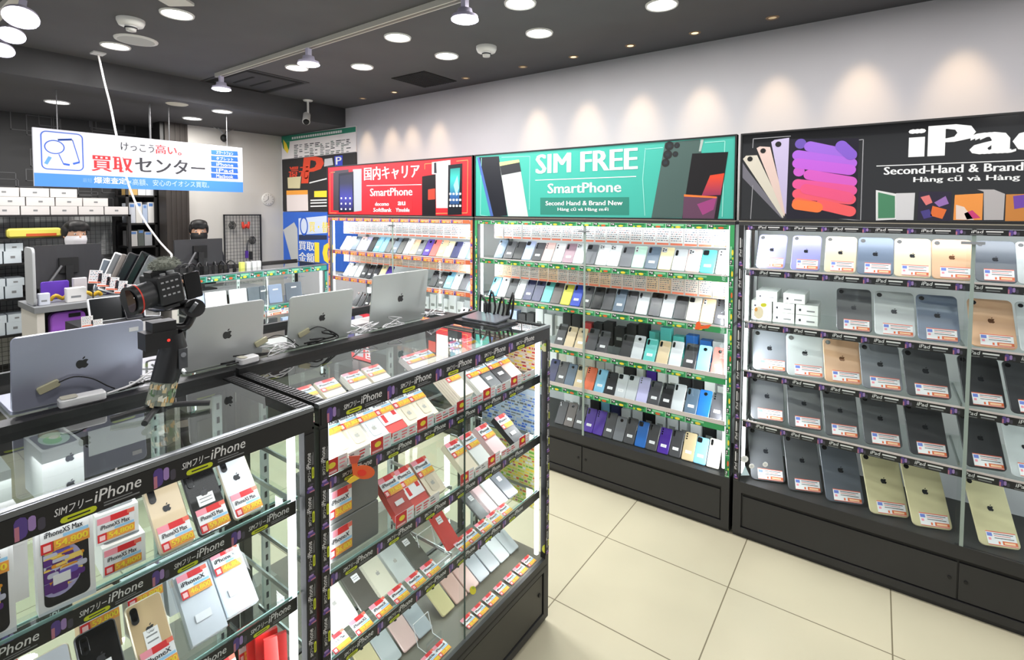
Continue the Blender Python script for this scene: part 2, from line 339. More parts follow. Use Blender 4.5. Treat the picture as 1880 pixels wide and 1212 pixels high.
# security camera
p = at(580, 187, 2, 2.414)
t = thing('security_camera', 'white security camera on a pole below the dark ceiling', 'security camera', (p.x, 2.50, 2.414))
MB().lathe([(0, -.01), (.035, -.01), (.04, 0)], WHITE).cyl((0, 0, 0), (0, 0, -.14), .009, .009, WHITE, 10).build('mounting_arm', t)
MB().cyl((-.02, 0, -.12), (.05, -.05, -.19), .03, .03, mat((225, 222, 218), .4), 16).build('camera_body', t)
MB().cyl((.05, -.05, -.19), (.06, -.058, -.2), .026, .02, DEEP, 16).build('lens', t)
p = at(383, 241, 2, 2.25); t = thing('security_camera', 'dark dome camera with splayed bracket above the banner corner', 'security camera', (p.x+.3, p.y, 2.25))
mb = MB()
for a in (-.09, .09, -.05, .05): mb.tube([(0, a, -.0), (0, a*.3, -.03), (0, 0, -.06)], .004, STEEL)
mb.build('bracket', t); MB().ball((0, 0, -.09), .03, .03, .035, DEEP).build('dome', t)

# ------------------------------------------------------------------ printed label strips (shelf edges and posts)
GRN = mat((58, 160, 96), .5); DGRN = mat((30, 110, 66), .5); GLIGHT = mat((150, 215, 170), .5)
ORR = mat((222, 104, 62), .5); ORL = mat((250, 190, 150), .5); VIO = mat((88, 66, 140), .5); LILA = mat((160, 130, 190), .5); MAG = mat((190, 120, 140), .5)
SBLK = mat((26, 26, 28), .5); WTXT = mat((232, 232, 232), .6)
def strip(mb, L, h, style, T, phase=0.0):
    """a printed strip in the XY plane of T: length L, height h, face towards +Z"""
    base = {'green': GRN, 'red': ORR, 'ipad': SBLK, 'iphone': SBLK, 'teal': TEALM}[style]
    mb.box((0, 0, -.0015), (L, h, 0), base, T)
    U = {'green': .098, 'red': .10, 'ipad': .14, 'iphone': .137, 'teal': .09}[style]*(h/.03 if style == 'iphone' else 1)
    x = phase
    while x+U*.98 <= L+.001:
        q = lambda a, b, c, d, m, z=.0004: mb.poly([(x+U*a, h*b), (x+U*c, h*b), (x+U*c, h*d), (x+U*a, h*d)], z, m, T)
        if style in ('green', 'teal'):
            q(0, .05, .02, .95, WTXT); q(.05, .35, .28, .95, SBLK); q(.08, .6, .13, .85, WTXT, .0006); q(.16, .5, .24, .8, WTXT, .0006)
            q(.34, .55, .9, .85, GLIGHT if int(x*77) % 2 else DGRN); q(.4, .1, .86, .3, DGRN)
            mb.poly(ell(x+U*.62, h*.32, U*.14, h*.22, 8), .0008, YEL if int(x*50) % 3 else DORANGE, T); q(.3, .1, .4, .4, WTXT if int(x*31) % 2 else YG)
        elif style == 'red':
            q(0, .05, .16, .95, VIO); q(.04, .5, .12, .9, LILA, .0006); q(.22, .55, .9, .8, ORL); q(.26, .15, .5, .4, YEL); q(.6, .15, .85, .4, ORL); q(.95, 0, .98, 1, WTXT)
        else:
            # dark strip with a lilac handset picture, slanted white lettering and a lime pill
            mb.poly(rr(U*.085, h*.86, h*.2, 2, x+U*.06, h*.5), .0004, VIO, T); mb.poly(rr(U*.05, h*.6, h*.2, 2, x+U*.13, h*.55), .0006, LILA, T)
            q(.02, .05, .05, .6, MAG, .0007); mb.poly(rr(U*.05, h*.5, h*.1, 2, x+U*.19, h*.4), .0004, mat((70, 66, 80), .5), T)
            if style == 'iphone':
                mb.text('SIMフリー', x+U*.27, h*.44, U*.26, h*.34, WTXT, .0006, T, .01, .15)
                mb.text('iPhone', x+U*.55, h*.42, U*.36, h*.5, WTXT, .0006, T, .01, .15)
                mb.poly(rr(U*.26, h*.26, h*.13, 2, x+U*.44, h*.2), .0005, YG, T); q(.36, .17, .52, .23, SBLK, .0008)
                q(.62, .14, .9, .2, GREY, .0005); q(.62, .26, .84, .31, GREY, .0005)
            else:
                mb.text('iPad', x+U*.32, h*.38, U*.22, h*.5, WTXT, .0006, T, .01, .15); q(.6, .55, .92, .75, WTXT, .0005); q(.62, .2, .88, .36, GREY, .0005); q(.3, .1, .55, .2, GREY, .0005)
        x += U
    return mb
def Tstrip(o, dx, dy):
    dx = Vector(dx).normalized(); dy = Vector(dy).normalized(); dz = dx.cross(dy)
    return Matrix(((dx.x, dy.x, dz.x, o[0]), (dx.y, dy.y, dz.y, o[1]), (dx.z, dy.z, dz.z, o[2]), (0, 0, 0, 1)))

# ------------------------------------------------------------------ tall wall showcases
BACKP = mat((205, 207, 210), .6); CREAMLINE = mat((215, 205, 185), .5)
SH_G = (1.20, .96, .72, .50); SH_R = (1.18, .97, .74, .52); SH_I = (1.24, 1.0, .775, .545)
def wall_case(name, label, x0, x1, style, shelves, strips_on_posts=(1, 1)):
    W = x1-x0; t = thing(name, label, 'display case', (x0, 2.475, 0))
    b = MB(); b.box((0, .012, 0), (W, .41, .262), BASE); b.box((0, .0, .212), (W, .012, .262), BASE); b.box((0, 0, .02), (W, .012, .05), BASE)
    b.box((0, 0, .05), (.035, .012, .212), BASE); b.box((W-.035, 0, .05), (W, .012, .212), BASE); b.box((0, .01, .198), (W, .0125, .212), DEEP)
    b.build('base_cabinet', t)
    xm = W/2
    for a, c in ((.042, xm-.003), (xm+.003, W-.042)):
        d = MB(); d.box((a, .004, .056), (c, .0115, .196), BASE); dd = d.build('door', t)
        MB().cyl((c-.02 if a < .1 else a+.02, .004, .13), (c-.02 if a < .1 else a+.02, .0, .13), .006, .006, DEEP, 12).build('door_lock', dd)
    for fx in (.06, xm, W-.06):
        MB().cyl((fx, .03, 0), (fx, .03, .02), .012, .012, DEEP, 10).build('foot', t)
    MB().box((.012, .395, .262), (W-.012, .405, 1.45), BACKP).build('back_panel', t)
    f = MB(); f.box((0, 0, 1.437), (W, .41, 1.452), mat((60, 60, 60), .5)); f.box((0, -.001, 1.4525), (W, .01, 1.456), CREAMLINE)
    f.build('top_panel', t)
    for k, px in enumerate((0, W-.022)):
        p = MB(); p.box((px, 0, .262), (px+.022, .022, 1.437), mat((70, 72, 72), .4)); p.box((px+(.0 if k == 0 else .008), .375, .262), (px+.014+(.0 if k == 0 else .008), .395, 1.437), STEEL)
        pp = p.build('post', t)
        if strips_on_posts[k]:
            s = MB(); strip(s, 1.17, .018, style, Tstrip((px+.02, -.0017, .266), (0, 0, 1), (-1, 0, 0)), .004); s.build('post_strip', pp)
    s = MB(); strip(s, W-.05, .022, style, Tstrip((.025, -.0017, 1.4145), (1, 0, 0), (0, 0, 1)), .01); s.build('label_strip', t)
    for z in shelves:
        g = MB(); g.box((.024, .022, z-.006), (W-.024, .39, z), SHELFGLASS); g.box((.024, .019, z-.006), (W-.024, .022, z), EDGE)
        sh = g.build('glass_shelf', t)
        s = MB(); strip(s, W-.06, .028, style, Tstrip((.03, .0175, z-.031), (1, 0, 0), (0, 0, 1)), .012)
        s.build('label_strip', sh)
        MB().box((.03, .0165, z-.003), (W-.03, .0185, z+(.018 if z < .8 and style == 'green' else .004)), mat((222, 208, 206), .5)).build('tray_lip', sh)
        for bx in (.03, xm, W-.03):
            MB().box((bx-.003, .1, z-.02), (bx+.003, .392, z-.0065), STEEL).build('bracket', sh)
    g = MB(); g.box((.024, .002, .262), (xm+.012, .006, 1.437), GLASS); gp = g.build('glass_pane', t)
    MB().box((xm+.0, .0015, .262), (xm+.011, .0065, 1.437), mat((150, 165, 158), .25)).build('pane_edge', gp)
    g = MB(); g.box((xm-.012, .009, .262), (W-.024, .013, 1.437), GLASS); g.build('glass_pane', t)
    MB().box((xm-.03, -.006, 1.382), (xm+.035, .0015, 1.392), STEEL).build('lock', t)
    for px in (.034, W-.034):
        MB().cyl((px, .03, .29), (px, .03, 1.43), .0075, .0075, TUBE, 10).build('light_tube', t)
    MB().box((.05, .03, 1.428), (W-.05, .046, 1.436), mat((250, 250, 255), .5, 0, 1.4)).build('light_tube', t)
    area('case_lamp', (x0+W/2, 2.55, 1.43), W-.1, 1.7*W, (.97, .98, 1), (D(22), 0, 0), .06)
    for px, r in ((.05, -90), (W-.05, 90)):
        l = area('case_lamp', (x0+px, 2.51, .85), 1.1, 5.0, (.97, .98, 1), (0, D(r), 0), .03)
    return t
RX0, RX1, GX0, GX1, IX0, IX1 = -3.585, -2.067, -2.050, -.522, -.506, 1.06
wall_case('display_case', 'tall glass display case of smartphones with orange strips beneath the red sign', RX0, RX1, 'red', SH_R)
wall_case('display_case', 'tall glass display case of smartphones with green strips beneath the teal sign', GX0, GX1, 'green', SH_G)
wall_case('display_case', 'tall glass display case of tablets with black strips beneath the black sign', IX0, IX1, 'ipad', SH_I)

# ------------------------------------------------------------------ sign boards over the cases
def board(name, label, x0, x1, facemat, z0=1.457, z1=1.845):
    t = thing(name, label, 'sign', (x0, 2.475, z0)); W = x1-x0; H = z1-z0
    MB().box((0, 0, 0), (W, .03, H), facemat).build('sign_panel', t)
    f = MB(); e = .007
    for a in (((0, -.004, 0), (W, .03, e)), ((0, -.004, H-e), (W, .03, H)), ((0, -.004, e), (e, .03, H-e)), ((W-e, -.004, e), (W, .03, H-e))): f.box(a[0], a[1], BLACK)
    f.build('sign_frame', t)
    for bx in (.15, W-.15): MB().box((bx-.02, .03, 0), (bx+.02, .1, .02), BLACK).build('bracket', t)
    def S(px, py):
        p = at(px, py, 1, 2.475); return (p.x-x0, p.z-z0)
    return t, S
def pic(parent, S, items, name='photo_print', F_=FRONT):
    """items: (pixel polygon | points, z offset, material)"""
    mb = MB()
    for P, z, m in items: mb.poly([S(*p) for p in P], z, m, F_)
    return mb.build(name, parent)
def lines(parent, S, segs, m, wd=.003, name='line_print', z=.0008, F_=FRONT):
    mb = MB()
    for P in segs:
        Q = [Vector(S(*p)) for p in P]
        for a, b in zip(Q[:-1], Q[1:]):
            d = (b-a).normalized(); n = Vector((-d.y, d.x))*wd/2
            mb.add([(p.x, p.y, z) for p in (a-n, b-n, b+n, a+n)], [(0, 1, 2, 3)], m, F_)
    return mb.build(name, parent)
def word(parent, S, s, pl, pr, top, m, bold=.02, name='lettering', skew=0, F_=FRONT, z=.0012):
    """text whose baseline runs pl..pr (pixels) and whose top is at pixel row top over pl"""
    a = S(*pl); b = S(*pr); c = S(pl[0], top); mb = MB(); mb.text(s, a[0], (a[1]+b[1])/2, b[0]-a[0], c[1]-a[1], m, z, F_, bold, skew)
    return mb.build(name, parent)
WP = mat((238, 240, 242), .5)
# red sign
t, S = board('sign_board', 'red sign board with white lettering over the orange-edged phone case', RX0, RX1, mat((206, 40, 48), .3))
word(t, S, '国内キャリア', (669, 333), (770, 325), 309, WP, .03); word(t, S, 'SmartPhone', (680, 360), (757, 359), 346, WP, .025)
lines(t, S, [[(673, 341), (774, 339)]], WP, .004)
pic(t, S, [([(681, 367), (757, 366), (757, 391), (681, 391)], .0006, mat((188, 34, 42), .4))], 'panel_print')
for s, a, b, tp in (('docomo', (689, 378), (714, 378), 371), ('au', (731, 377), (744, 377), 370), ('SoftBank', (686, 389), (719, 389), 382), ('Y!mobile', (727, 389), (752, 389), 382)): word(t, S, s, a, b, tp, WP, .03)
lines(t, S, [[(606, 318), (606, 391), (618, 391)], [(607, 317), (615, 316)], [(780, 301), (780, 311)], [(780, 301), (794, 300)], [(838, 296), (859, 294), (858, 391), (800, 392)]], mat((240, 150, 90), .5), .004)
scr1 = gradient([(24, 24, 40), (70, 70, 160), (50, 50, 70), (40, 40, 48)], .02, .36)
pic(t, S, [([(612, 314), (640, 311), (640, 388), (612, 386)], .0006, mat((66, 60, 66), .4)), ([(648, 311), (664, 310), (664, 387), (648, 389)], .0008, mat((176, 180, 186), .4)), ([(622, 319), (649, 315), (650, 389), (622, 390)], .001, mat((28, 28, 34), .3)), ([(624, 323), (647, 320), (648, 386), (624, 386)], .0012, scr1)])
pic(t, S, [([(775, 324), (800, 320), (800, 397), (775, 397)], .0009, mat((26, 20, 22), .3)), ([(786, 348), (799, 346), (799, 366), (786, 367)], .0011, mat((190, 60, 40), .4)), ([(793, 298), (827, 294), (827, 382), (801, 382), (800, 320), (793, 320)], .0006, mat((226, 226, 224), .4)), ([(797, 299), (801, 298), (802, 318), (797, 318)], .0008, INK),
   ([(823, 303), (849, 300), (848, 394), (822, 395)], .001, mat((22, 24, 30), .3)), ([(827, 310), (845, 308), (843, 375), (826, 375)], .0012, gradient([(20, 28, 44), (40, 90, 150), (60, 190, 180), (20, 60, 70)], .02, .36)), ([(833, 340), (840, 322), (843, 345), (838, 360)], .0014, mat((150, 220, 215), .4))])
mb = MB()
for bx, by in [(627+8*i, 364+10*j) for i in range(3) for j in range(3)]+[(827+6*i, 356+11*j) for i in range(4) for j in range(3)]: a = S(bx, by); mb.poly(rr(.018, .014, .004, 2, a[0], a[1]), .0015, WP, FRONT)
mb.build('icon_print', t)
# teal sign
t, S = board('sign_board', 'teal sign board reading sim free over the green-edged phone case', GX0, GX1, mat((66, 174, 158), .3))
word(t, S, 'SIM FREE', (985, 320), (1169, 310), 285, WP, .035); word(t, S, 'SmartPhone', (1006, 355), (1140, 353), 337, WP, .025)
lines(t, S, [[(983, 331), (1168, 324)]], WP, .004)
pic(t, S, [([(992, 363), (1155, 362), (1155, 395), (992, 394)], .0006, mat((42, 128, 112), .4))], 'panel_print')
word(t, S, 'Second Hand & Brand New', (1002, 377), (1143, 377), 369, WP, .025); word(t, S, 'Hàng cũ và Hàng mới', (1024, 389), (1117, 389), 381, WP, .02)
lines(t, S, [[(884, 290), (882, 395), (896, 397)], [(921, 289), (973, 287), (972, 385)], [(1184, 274), (1217, 271)], [(1185, 272), (1180, 330), (1184, 396)], [(1294, 262), (1331, 259), (1326, 398)]], mat((150, 220, 208), .5), .0035)
pic(t, S, [([(878, 289), (916, 287), (932, 396), (903, 398)], .0007, mat((26, 28, 36), .3)), ([(876, 290), (880, 289), (906, 397), (901, 398)], .0009, mat((70, 100, 170), .4)), ([(917, 300), (953, 294), (970, 398), (933, 398)], .0009, mat((196, 206, 202), .4)), ([(917, 298), (953, 293), (954, 298), (918, 305)], .0011, mat((220, 224, 140), .4)), ([(918, 305), (954, 298), (957, 315), (921, 322)], .0012, mat((40, 42, 46), .4)),
   ([(1221, 262), (1285, 256), (1290, 300), (1256, 400), (1196, 400)], .0007, mat((70, 92, 88), .35)), ([(1287, 256), (1292, 256), (1287, 278), (1283, 278)], .0009, mat((170, 180, 176), .3)), ([(1271, 282), (1337, 279), (1318, 402), (1252, 402)], .0011, mat((18, 14, 16), .3)),
   ([(1304, 322), (1330, 318), (1323, 358), (1288, 360)], .0013, gradient([(120, 40, 90), (220, 70, 40), (60, 20, 24)], .1, .3)), ([(1256, 358), (1318, 361), (1311, 402), (1253, 402)], .0014, mat((94, 60, 84), .35)), ([(1280, 375), (1316, 362), (1310, 385), (1290, 395)], .0015, mat((150, 60, 120), .4)), ([(1256, 357), (1316, 361), (1316, 364), (1256, 361)], .0016, mat((240, 120, 50), .4))])
mb = MB()
for (a, b), r in (((1229, 268), .022), ((1243, 267), .014), ((1226, 284), .022), ((1240, 283), .014), ((1222, 299), .02)): c = S(a, b); mb.poly(ell(c[0], c[1], r, r, 16), .0012, DEEP, FRONT); mb.poly(ell(c[0], c[1], r*.5, r*.5, 12), .0014, mat((44, 50, 54), .2), FRONT)
mb.build('lens_print', t)
# tablet sign
t, S = board('sign_board', 'black sign board with large white ipad lettering over the tablet case', IX0, IX1, mat((20, 20, 22), .12, coat=.6))
word(t, S, 'iPad', (1674, 288), (1945, 278), 233, WP, .05)
word(t, S, 'Second-Hand & Brand New', (1623, 321), (1955, 311), 307, WP, .03); word(t, S, 'Hàng cũ và Hàng mới', (1677, 338), (1930, 331), 325, WP, .025)
lines(t, S, [[(1609, 305), (1890, 294)]], WP, .003)
lines(t, S, [[(1382, 272), (1383, 255), (1452, 250)], [(1570, 258), (1585, 256), (1580, 405), (1500, 398)], [(1382, 340), (1378, 403), (1440, 404)]], mat((150, 150, 155), .4), .003)
pic(t, S, [([(1363, 298), (1372, 312), (1440, 400), (1434, 400), (1363, 326)], .0006, mat((110, 108, 118), .35)), ([(1364, 292), (1370, 286), (1390, 285), (1440, 390), (1437, 401)], .0008, mat((206, 200, 186), .35)), ([(1389, 272), (1395, 269), (1414, 270), (1443, 385), (1440, 398)], .001, mat((216, 192, 184), .35)), ([(1416, 261), (1422, 257), (1449, 253), (1446, 398), (1441, 390)], .0012, mat((190, 180, 214), .35)),
   ([(1449, 255), (1577, 254), (1572, 402), (1443, 402)], .0014, mat((24, 20, 36), .3))])
mb = MB()
for px, py, r in ((1377, 292, .011), (1401, 277, .011), (1429, 265, .012)): c = S(px, py); mb.poly(ell(c[0], c[1], r, r, 14), .0016, DEEP, FRONT)
mb.build('lens_print', t)
mb = MB(); loops = [((1470, 264), (1470, 264), (104, 80, 170)), ((1487, 269), (1562, 285), (150, 100, 210)), ((1465, 285), (1562, 300), (168, 98, 214)), ((1465, 300), (1560, 312), (186, 94, 212)), ((1467, 315), (1467, 315), (196, 92, 200)), ((1486, 321), (1562, 334), (206, 90, 190)), ((1465, 338), (1562, 350), (222, 84, 150)), ((1465, 356), (1560, 366), (232, 88, 110)), ((1465, 372), (1500, 380), (240, 100, 80)), ((1508, 376), (1560, 388), (236, 92, 96)), ((1464, 376), (1500, 381), (244, 120, 60)), ((1545, 268), (1562, 284), (126, 88, 196)), ((1480, 347), (1555, 362), (228, 84, 130))]
for k, (a, b, c) in enumerate(loops):
    a = Vector(S(*a)); b = Vector(S(*b)); n = .021; m = mat(c, .35)
    if (b-a).length < .01: mb.poly(ell(a.x, a.y, n, n, 16), .0017, m, FRONT); continue
    an = math.degrees(math.atan2((b-a).y, (b-a).x))
    mb.poly(ell(b.x, b.y, n, n, 10, an-90, an+90)+ell(a.x, a.y, n, n, 10, an+90, an+270), .0017+.00005*k, m, FRONT)
mb.build('photo_print', t)
pic(t, S, [([(1608, 349), (1646, 356), (1646, 403), (1608, 405)], .0008, mat((220, 222, 222), .4)), ([(1612, 353), (1643, 360), (1643, 400), (1612, 401)], .001, mat((70, 130, 96), .4)), ([(1645, 355), (1680, 354), (1677, 404), (1645, 404)], .0009, mat((206, 206, 210), .4)),
   ([(1687, 352), (1747, 352), (1744, 406), (1684, 404)], .0008, mat((36, 30, 52), .4)), ([(1690, 362), (1706, 358), (1712, 372), (1700, 377)], .001, mat((220, 120, 120), .4)), ([(1715, 372), (1736, 360), (1742, 374), (1724, 380)], .001, mat((150, 110, 180), .4)), ([(1712, 378), (1738, 385), (1730, 402), (1708, 396)], .001, mat((224, 110, 50), .4)), ([(1690, 388), (1706, 384), (1712, 398), (1696, 402)], .001, mat((70, 60, 130), .4)),
   ([(1753, 358), (1805, 355), (1803, 404), (1750, 404)], .0008, mat((236, 150, 70), .4)), ([(1755, 376), (1770, 380), (1788, 404), (1755, 403)], .001, mat((230, 210, 200), .4)), ([(1770, 392), (1785, 386), (1800, 400), (1775, 403)], .001, mat((200, 60, 120), .4)),
   ([(1794, 348), (1825, 348), (1845, 356), (1842, 404), (1806, 404), (1806, 352)], .0007, mat((180, 176, 178), .4)), ([(1847, 357), (1890, 356), (1890, 406), (1845, 406)], .0009, mat((200, 130, 60), .4)), ([(1860, 360), (1885, 357), (1885, 380), (1862, 384)], .0011, mat((110, 70, 170), .4))])

# ------------------------------------------------------------------ phones and tablets
_cache = {}
def phone_mesh(w, h, t, col, rough=.25, side=None):
    k = ('ph', w, h, t, col, rough, side)
    if k not in _cache:
        mb = MB(); mb.slab(w, h, w*.13, -t/2, t/2, mat(col, rough), FRONT @ Matrix.Translation((0, h/2, 0)), t*.28, side=mat(side, .3, .6) if side else None)
        mb.slab(w*.94, h*.97, w*.1, -t/2-.0003, -t/2, mat((14, 14, 16), .1), FRONT @ Matrix.Translation((0, h/2, 0)), .0001)
        _cache[k] = mb.mesh('phone_body')
    return _cache[k]
def cam_mesh(w, h, t, style, dark=True):
    k = ('cm', w, h, t, style, dark)
    if k not in _cache:
        mb = MB(); T = FRONT; m = mat((22, 22, 26), .2) if dark else mat((196, 198, 200), .25); l = mat((8, 8, 10), .1)
        if style == 0: mb.slab(w*.2, w*.5, w*.1, t/2, t/2+.0015, m, T, .0004, -w*.3, h-w*.36); mb.poly(ell(-w*.3, h-w*.22, w*.06, w*.06, 10), t/2+.0018, l, T); mb.poly(ell(-w*.3, h-w*.46, w*.06, w*.06, 10), t/2+.0018, l, T)
        elif style == 1: mb.slab(w*.4, w*.42, w*.1, t/2, t/2+.0015, m, T, .0004, -w*.24, h-w*.28); [mb.poly(ell(-w*.24+a*w*.09, h-w*.28+b*w*.09, w*.06, w*.06, 10), t/2+.0018, l, T) for a, b in ((-1, 1), (-1, -1), (1, 0))]
        elif style == 2: [mb.poly(ell(-w*.32, h-w*(.18+.2*j), w*.07, w*.07, 10), t/2+.0006, l if dark else mat((90, 92, 98), .2), T) for j in range(3)]
        elif style == 3: mb.slab(w*.3, w*.3, w*.15, t/2, t/2+.0012, m, T, .0004, 0, h-w*.35); mb.poly(ell(0, h-w*.35, w*.08, w*.08, 10), t/2+.0015, l, T)
        else: mb.slab(w*.14, w*.14, w*.07, t/2, t/2+.001, m, T, .0003, -w*.36, h-w*.14)
        _cache[k] = mb.mesh('camera_module')
    return _cache[k]
def sticker_mesh(w, h, t, cy):
    k = ('st', w, h, t, cy)
    if k not in _cache:
        mb = MB(); mb.box((-w/2, cy-h/2, t/2), (w/2, cy+h/2, t/2+.0005), PAPER, FRONT)
        for j in range(2): mb.box((-w*.38, cy-h*.2+j*h*.3, t/2+.0005), (w*.38, cy-h*.12+j*h*.3, t/2+.0006), GREY, FRONT)
        _cache[k] = mb.mesh('white_sticker')
    return _cache[k]
def logo_mesh(h, s, t, col):
    k = ('lg', h, s, t, col)
    if k not in _cache: mb = MB(); apple(mb, 0, h, s, mat(col, .25, .3), FRONT, t/2+.0005); _cache[k] = mb.mesh('fruit_logo')
    return _cache[k]
def tag_mesh(w, h, title, price, big=True, style=0):
    """sale tag: pink head with red flash, white middle, orange price bar; faces -Y, origin at its bottom centre"""
    k = ('tag', w, h, title, price, big, style)
    if k in _cache: return _cache[k]
    mb = MB(); T = FRONT; mb.box((-w/2, 0, 0), (w/2, h, .0006), PAPER if style < 40 else mat((206, 192, 184) if style % 3 else (222, 190, 158), .7), T)
    q = lambda a, b, c, d, m, z=.0008: mb.poly([(w*(a-.5), h*b), (w*(c-.5), h*b), (w*(c-.5), h*d), (w*(a-.5), h*d)], z, m, T)
    if style == 0:
        q(0, .74, .4, 1, PINK); q(.35, .74, .85, 1, RED, .0009); q(.8, .82, 1, 1, mat((232, 110, 90), .6), .001)
        if big: mb.text(title, -w*.42, h*.5, w*.78, h*.18, INK, .0012, T, .02)
        else: q(.08, .55, .8, .66, BLUE)
        q(.45, .36, .98, .46, CYAN); q(0, 0, .26, .34, RED); q(.24, 0, 1, .34, ORANGE)
        if big: mb.text(price, -w*.2, h*.05, w*.66, h*.24, YEL, .0012, T, .04)
        q(.05, .06, .2, .26, mat((250, 200, 200), .6), .0011)
    elif style == 1:     # tablet tag: red edge lines, blue square, orange price foot
        q(0, .93, 1, 1, mat((226, 110, 90), .6)); q(0, 0, 1, .05, mat((226, 110, 90), .6)); q(.03, .62, .2, .88, mat((110, 130, 210), .6)); q(.05, .34, .14, .52, PINK)
        for j, y in enumerate((.8, .66, .5)): q(.26, y, .92-.1*(j % 2), y+.05, INK if j != 1 else mat((220, 120, 110), .6))
        q(.5, .08, 1, .36, mat((222, 110, 66), .6)); q(.56, .14, .92, .28, mat((250, 210, 170), .6), .001); q(.36, .1, .42, .3, DORANGE)
    else:                # plain shelf card: white printed sheet with a red foot
        r = random.Random(style)
        for j in range(6):
            y = .88-.125*j; x = .08
            while x < .85: l = r.uniform(.06, .2); q(x, y, min(x+l, .93), y+.05, r.choice([mat((110, 112, 124), .7), mat((170, 130, 130), .7), mat((80, 86, 104), .7)])); x += l+.05
        q(.05, .02, .95, .14, mat((228, 120, 90), .6)); q(0, 0, .02, 1, mat((240, 200, 200), .6), .0009)
    _cache[k] = mb.mesh('price_tag'); return _cache[k]
def phone(loc, rot, label, col, w=.056, h=.122, t=.007, camstyle=0, sticker=None, logo=None, tag=None, group=None, side=None, camdark=True, cat='smartphone', name='smartphone', rough=.25):
    o = put(name, phone_mesh(w, h, t, col, rough, side), None, loc, rot, label, cat, group)
    if camstyle is not None: put('camera_module', cam_mesh(w, h, t, camstyle, camdark), o)
    if sticker is not None: put('white_sticker', sticker_mesh(*sticker[:2], t, sticker[2]), o)
    if logo: put('fruit_logo', logo_mesh(logo[0], logo[1], t, logo[2]), o)
    if tag: put('price_tag', tag_mesh(*tag[:2], *tag[4:]), o, (tag[2], -t/2-.0004, tag[3]))
    return o
CN = {'w': ('white', (238, 240, 242)), 's': ('silver', (200, 204, 208)), 'g': ('grey', (112, 114, 120)), 'd': ('dark grey', (66, 66, 70)), 'k': ('black', (26, 26, 29)), 'b': ('pale blue', (176, 190, 226)), 'n': ('navy', (40, 44, 90)), 'l': ('slate blue', (84, 104, 124)),
      'p': ('pink', (240, 200, 194)), 'm': ('mauve', (160, 128, 142)), 't': ('mint', (188, 226, 208)), 'T': ('teal', (84, 190, 184)), 'c': ('cream', (244, 226, 176)), 'o': ('peach', (236, 190, 150)), 'O': ('orange', (222, 104, 62)), 'y': ('yellow', (226, 222, 70)), 'C': ('cyan', (66, 176, 220)),
      'B': ('blue', (34, 70, 190)), 'R': ('red', (214, 60, 60)), 'v': ('violet', (70, 30, 150)), 'V': ('lavender', (190, 186, 226)), 'G': ('gold', (206, 184, 146)), 'i': ('ivory', (222, 216, 202)), 'e': ('bronze', (96, 88, 84)), 'r': ('coral', (232, 104, 96)), 'S': ('sky blue', (130, 190, 220)), 'u': ('deep blue', (28, 100, 180))}
def phone_row(seq, xa, xb, y, z, case, shelf, anchor, lean=34, yaw=0, w=.058, h=.122, skip=()):
    n = len(seq); r = random.Random(int(z*1000)+n)
    for i, c in enumerate(seq):
        j1 = r.uniform(-.002, .002); j2 = r.uniform(-1.2, 1.2); cs = r.choice([0, 0, 1, 2, 3]); st = r.random(); hh = h*r.choice([1, .97, 1.03])
        if c == '.': continue
        nm, rgb = CN[c]; x = xa+(xb-xa)*i/(n-1)
        lab = '%s smartphone, %s from the %s, on the %s of the %s case' % (nm, ORD[i], anchor, shelf, case)
        phone((x+j1, y, z+.0035), (D(-lean), 0, D(yaw+j2)), lab, rgb, w, hh, .007, cs, (w*.5, .014, hh*.3) if (st < .55 and c not in 'w') else None,
              group='smartphones on the %s of the %s case' % (shelf, case), camdark=c not in 'wpctoV', rough=.3)
anchorG = 'red-signed case'
phone_row('ldkbdpwmwgwwgtlcspTw', -1.90, -.585, 2.520, 1.20, 'teal-signed', 'top shelf', anchorG, w=.066, h=.127)
phone_row('CwdwnnTeyBdkdldskskiod', -1.945, -.588, 2.520, .96, 'teal-signed', 'second shelf', anchorG, w=.061, h=.132)
phone_row('..kGGdd.ksTGskSr', -1.60, -.60, 2.520, .72, 'teal-signed', 'third shelf', anchorG, w=.06, h=.13)
phone_row('ndlGOSkssVdkslud', -1.52, -.60, 2.520, .50, 'teal-signed', 'fourth shelf', anchorG, w=.0585, h=.132)
phone_row('dedvvdgdudvdGSi', -1.46, -.61, 2.522, .2625, 'teal-signed', 'bottom deck', anchorG, w=.058, h=.132)
phone_row('pwlpVkSSdlkwogvrocnVl', -3.46, -2.14, 2.520, 1.18, 'red-signed', 'top shelf', 'poster wall', w=.063, h=.128)
phone_row('wswkkkcv......kkSwdl', -3.43, -2.13, 2.520, .97, 'red-signed', 'second shelf', 'poster wall', w=.062)
phone_row('kkkidk...........sk', -3.32, -2.16, 2.520, .74, 'red-signed', 'third shelf', 'poster wall', w=.057)
# hanging price cards over the phones
def card_row(x0, x1, n, y, z, h, label, group, tint=0, warm=False):
    wd = (x1-x0)/n
    for i in range(n):
        put('price_card', tag_mesh(wd*.96, h, '', '', False, 2+(i*7+tint) % 5+(40 if warm else 0)), None, (x0+wd*(i+.5), y+random.uniform(-.002, .002), z), (D(random.uniform(-4, 1)), 0, 0), label % ORD[i], 'price card', group)
card_row(GX0+.10, GX1-.045, 20, 2.55, 1.325, .088, 'white price card, %s from the red case, above the highest phones under the teal sign', 'cards on the top of the teal-signed case')
card_row(GX0+.10, GX1-.045, 21, 2.55, 1.082, .082, 'printed price card, %s from the red case, above the second phone shelf, teal-signed case', 'cards in the middle of the teal-signed case', 3, True)
card_row(RX0+.10, RX1-.045, 20, 2.55, 1.31, .095, 'white price card, %s from the poster wall, above the highest phones under the red sign', 'cards on the top of the red-signed case', 1)
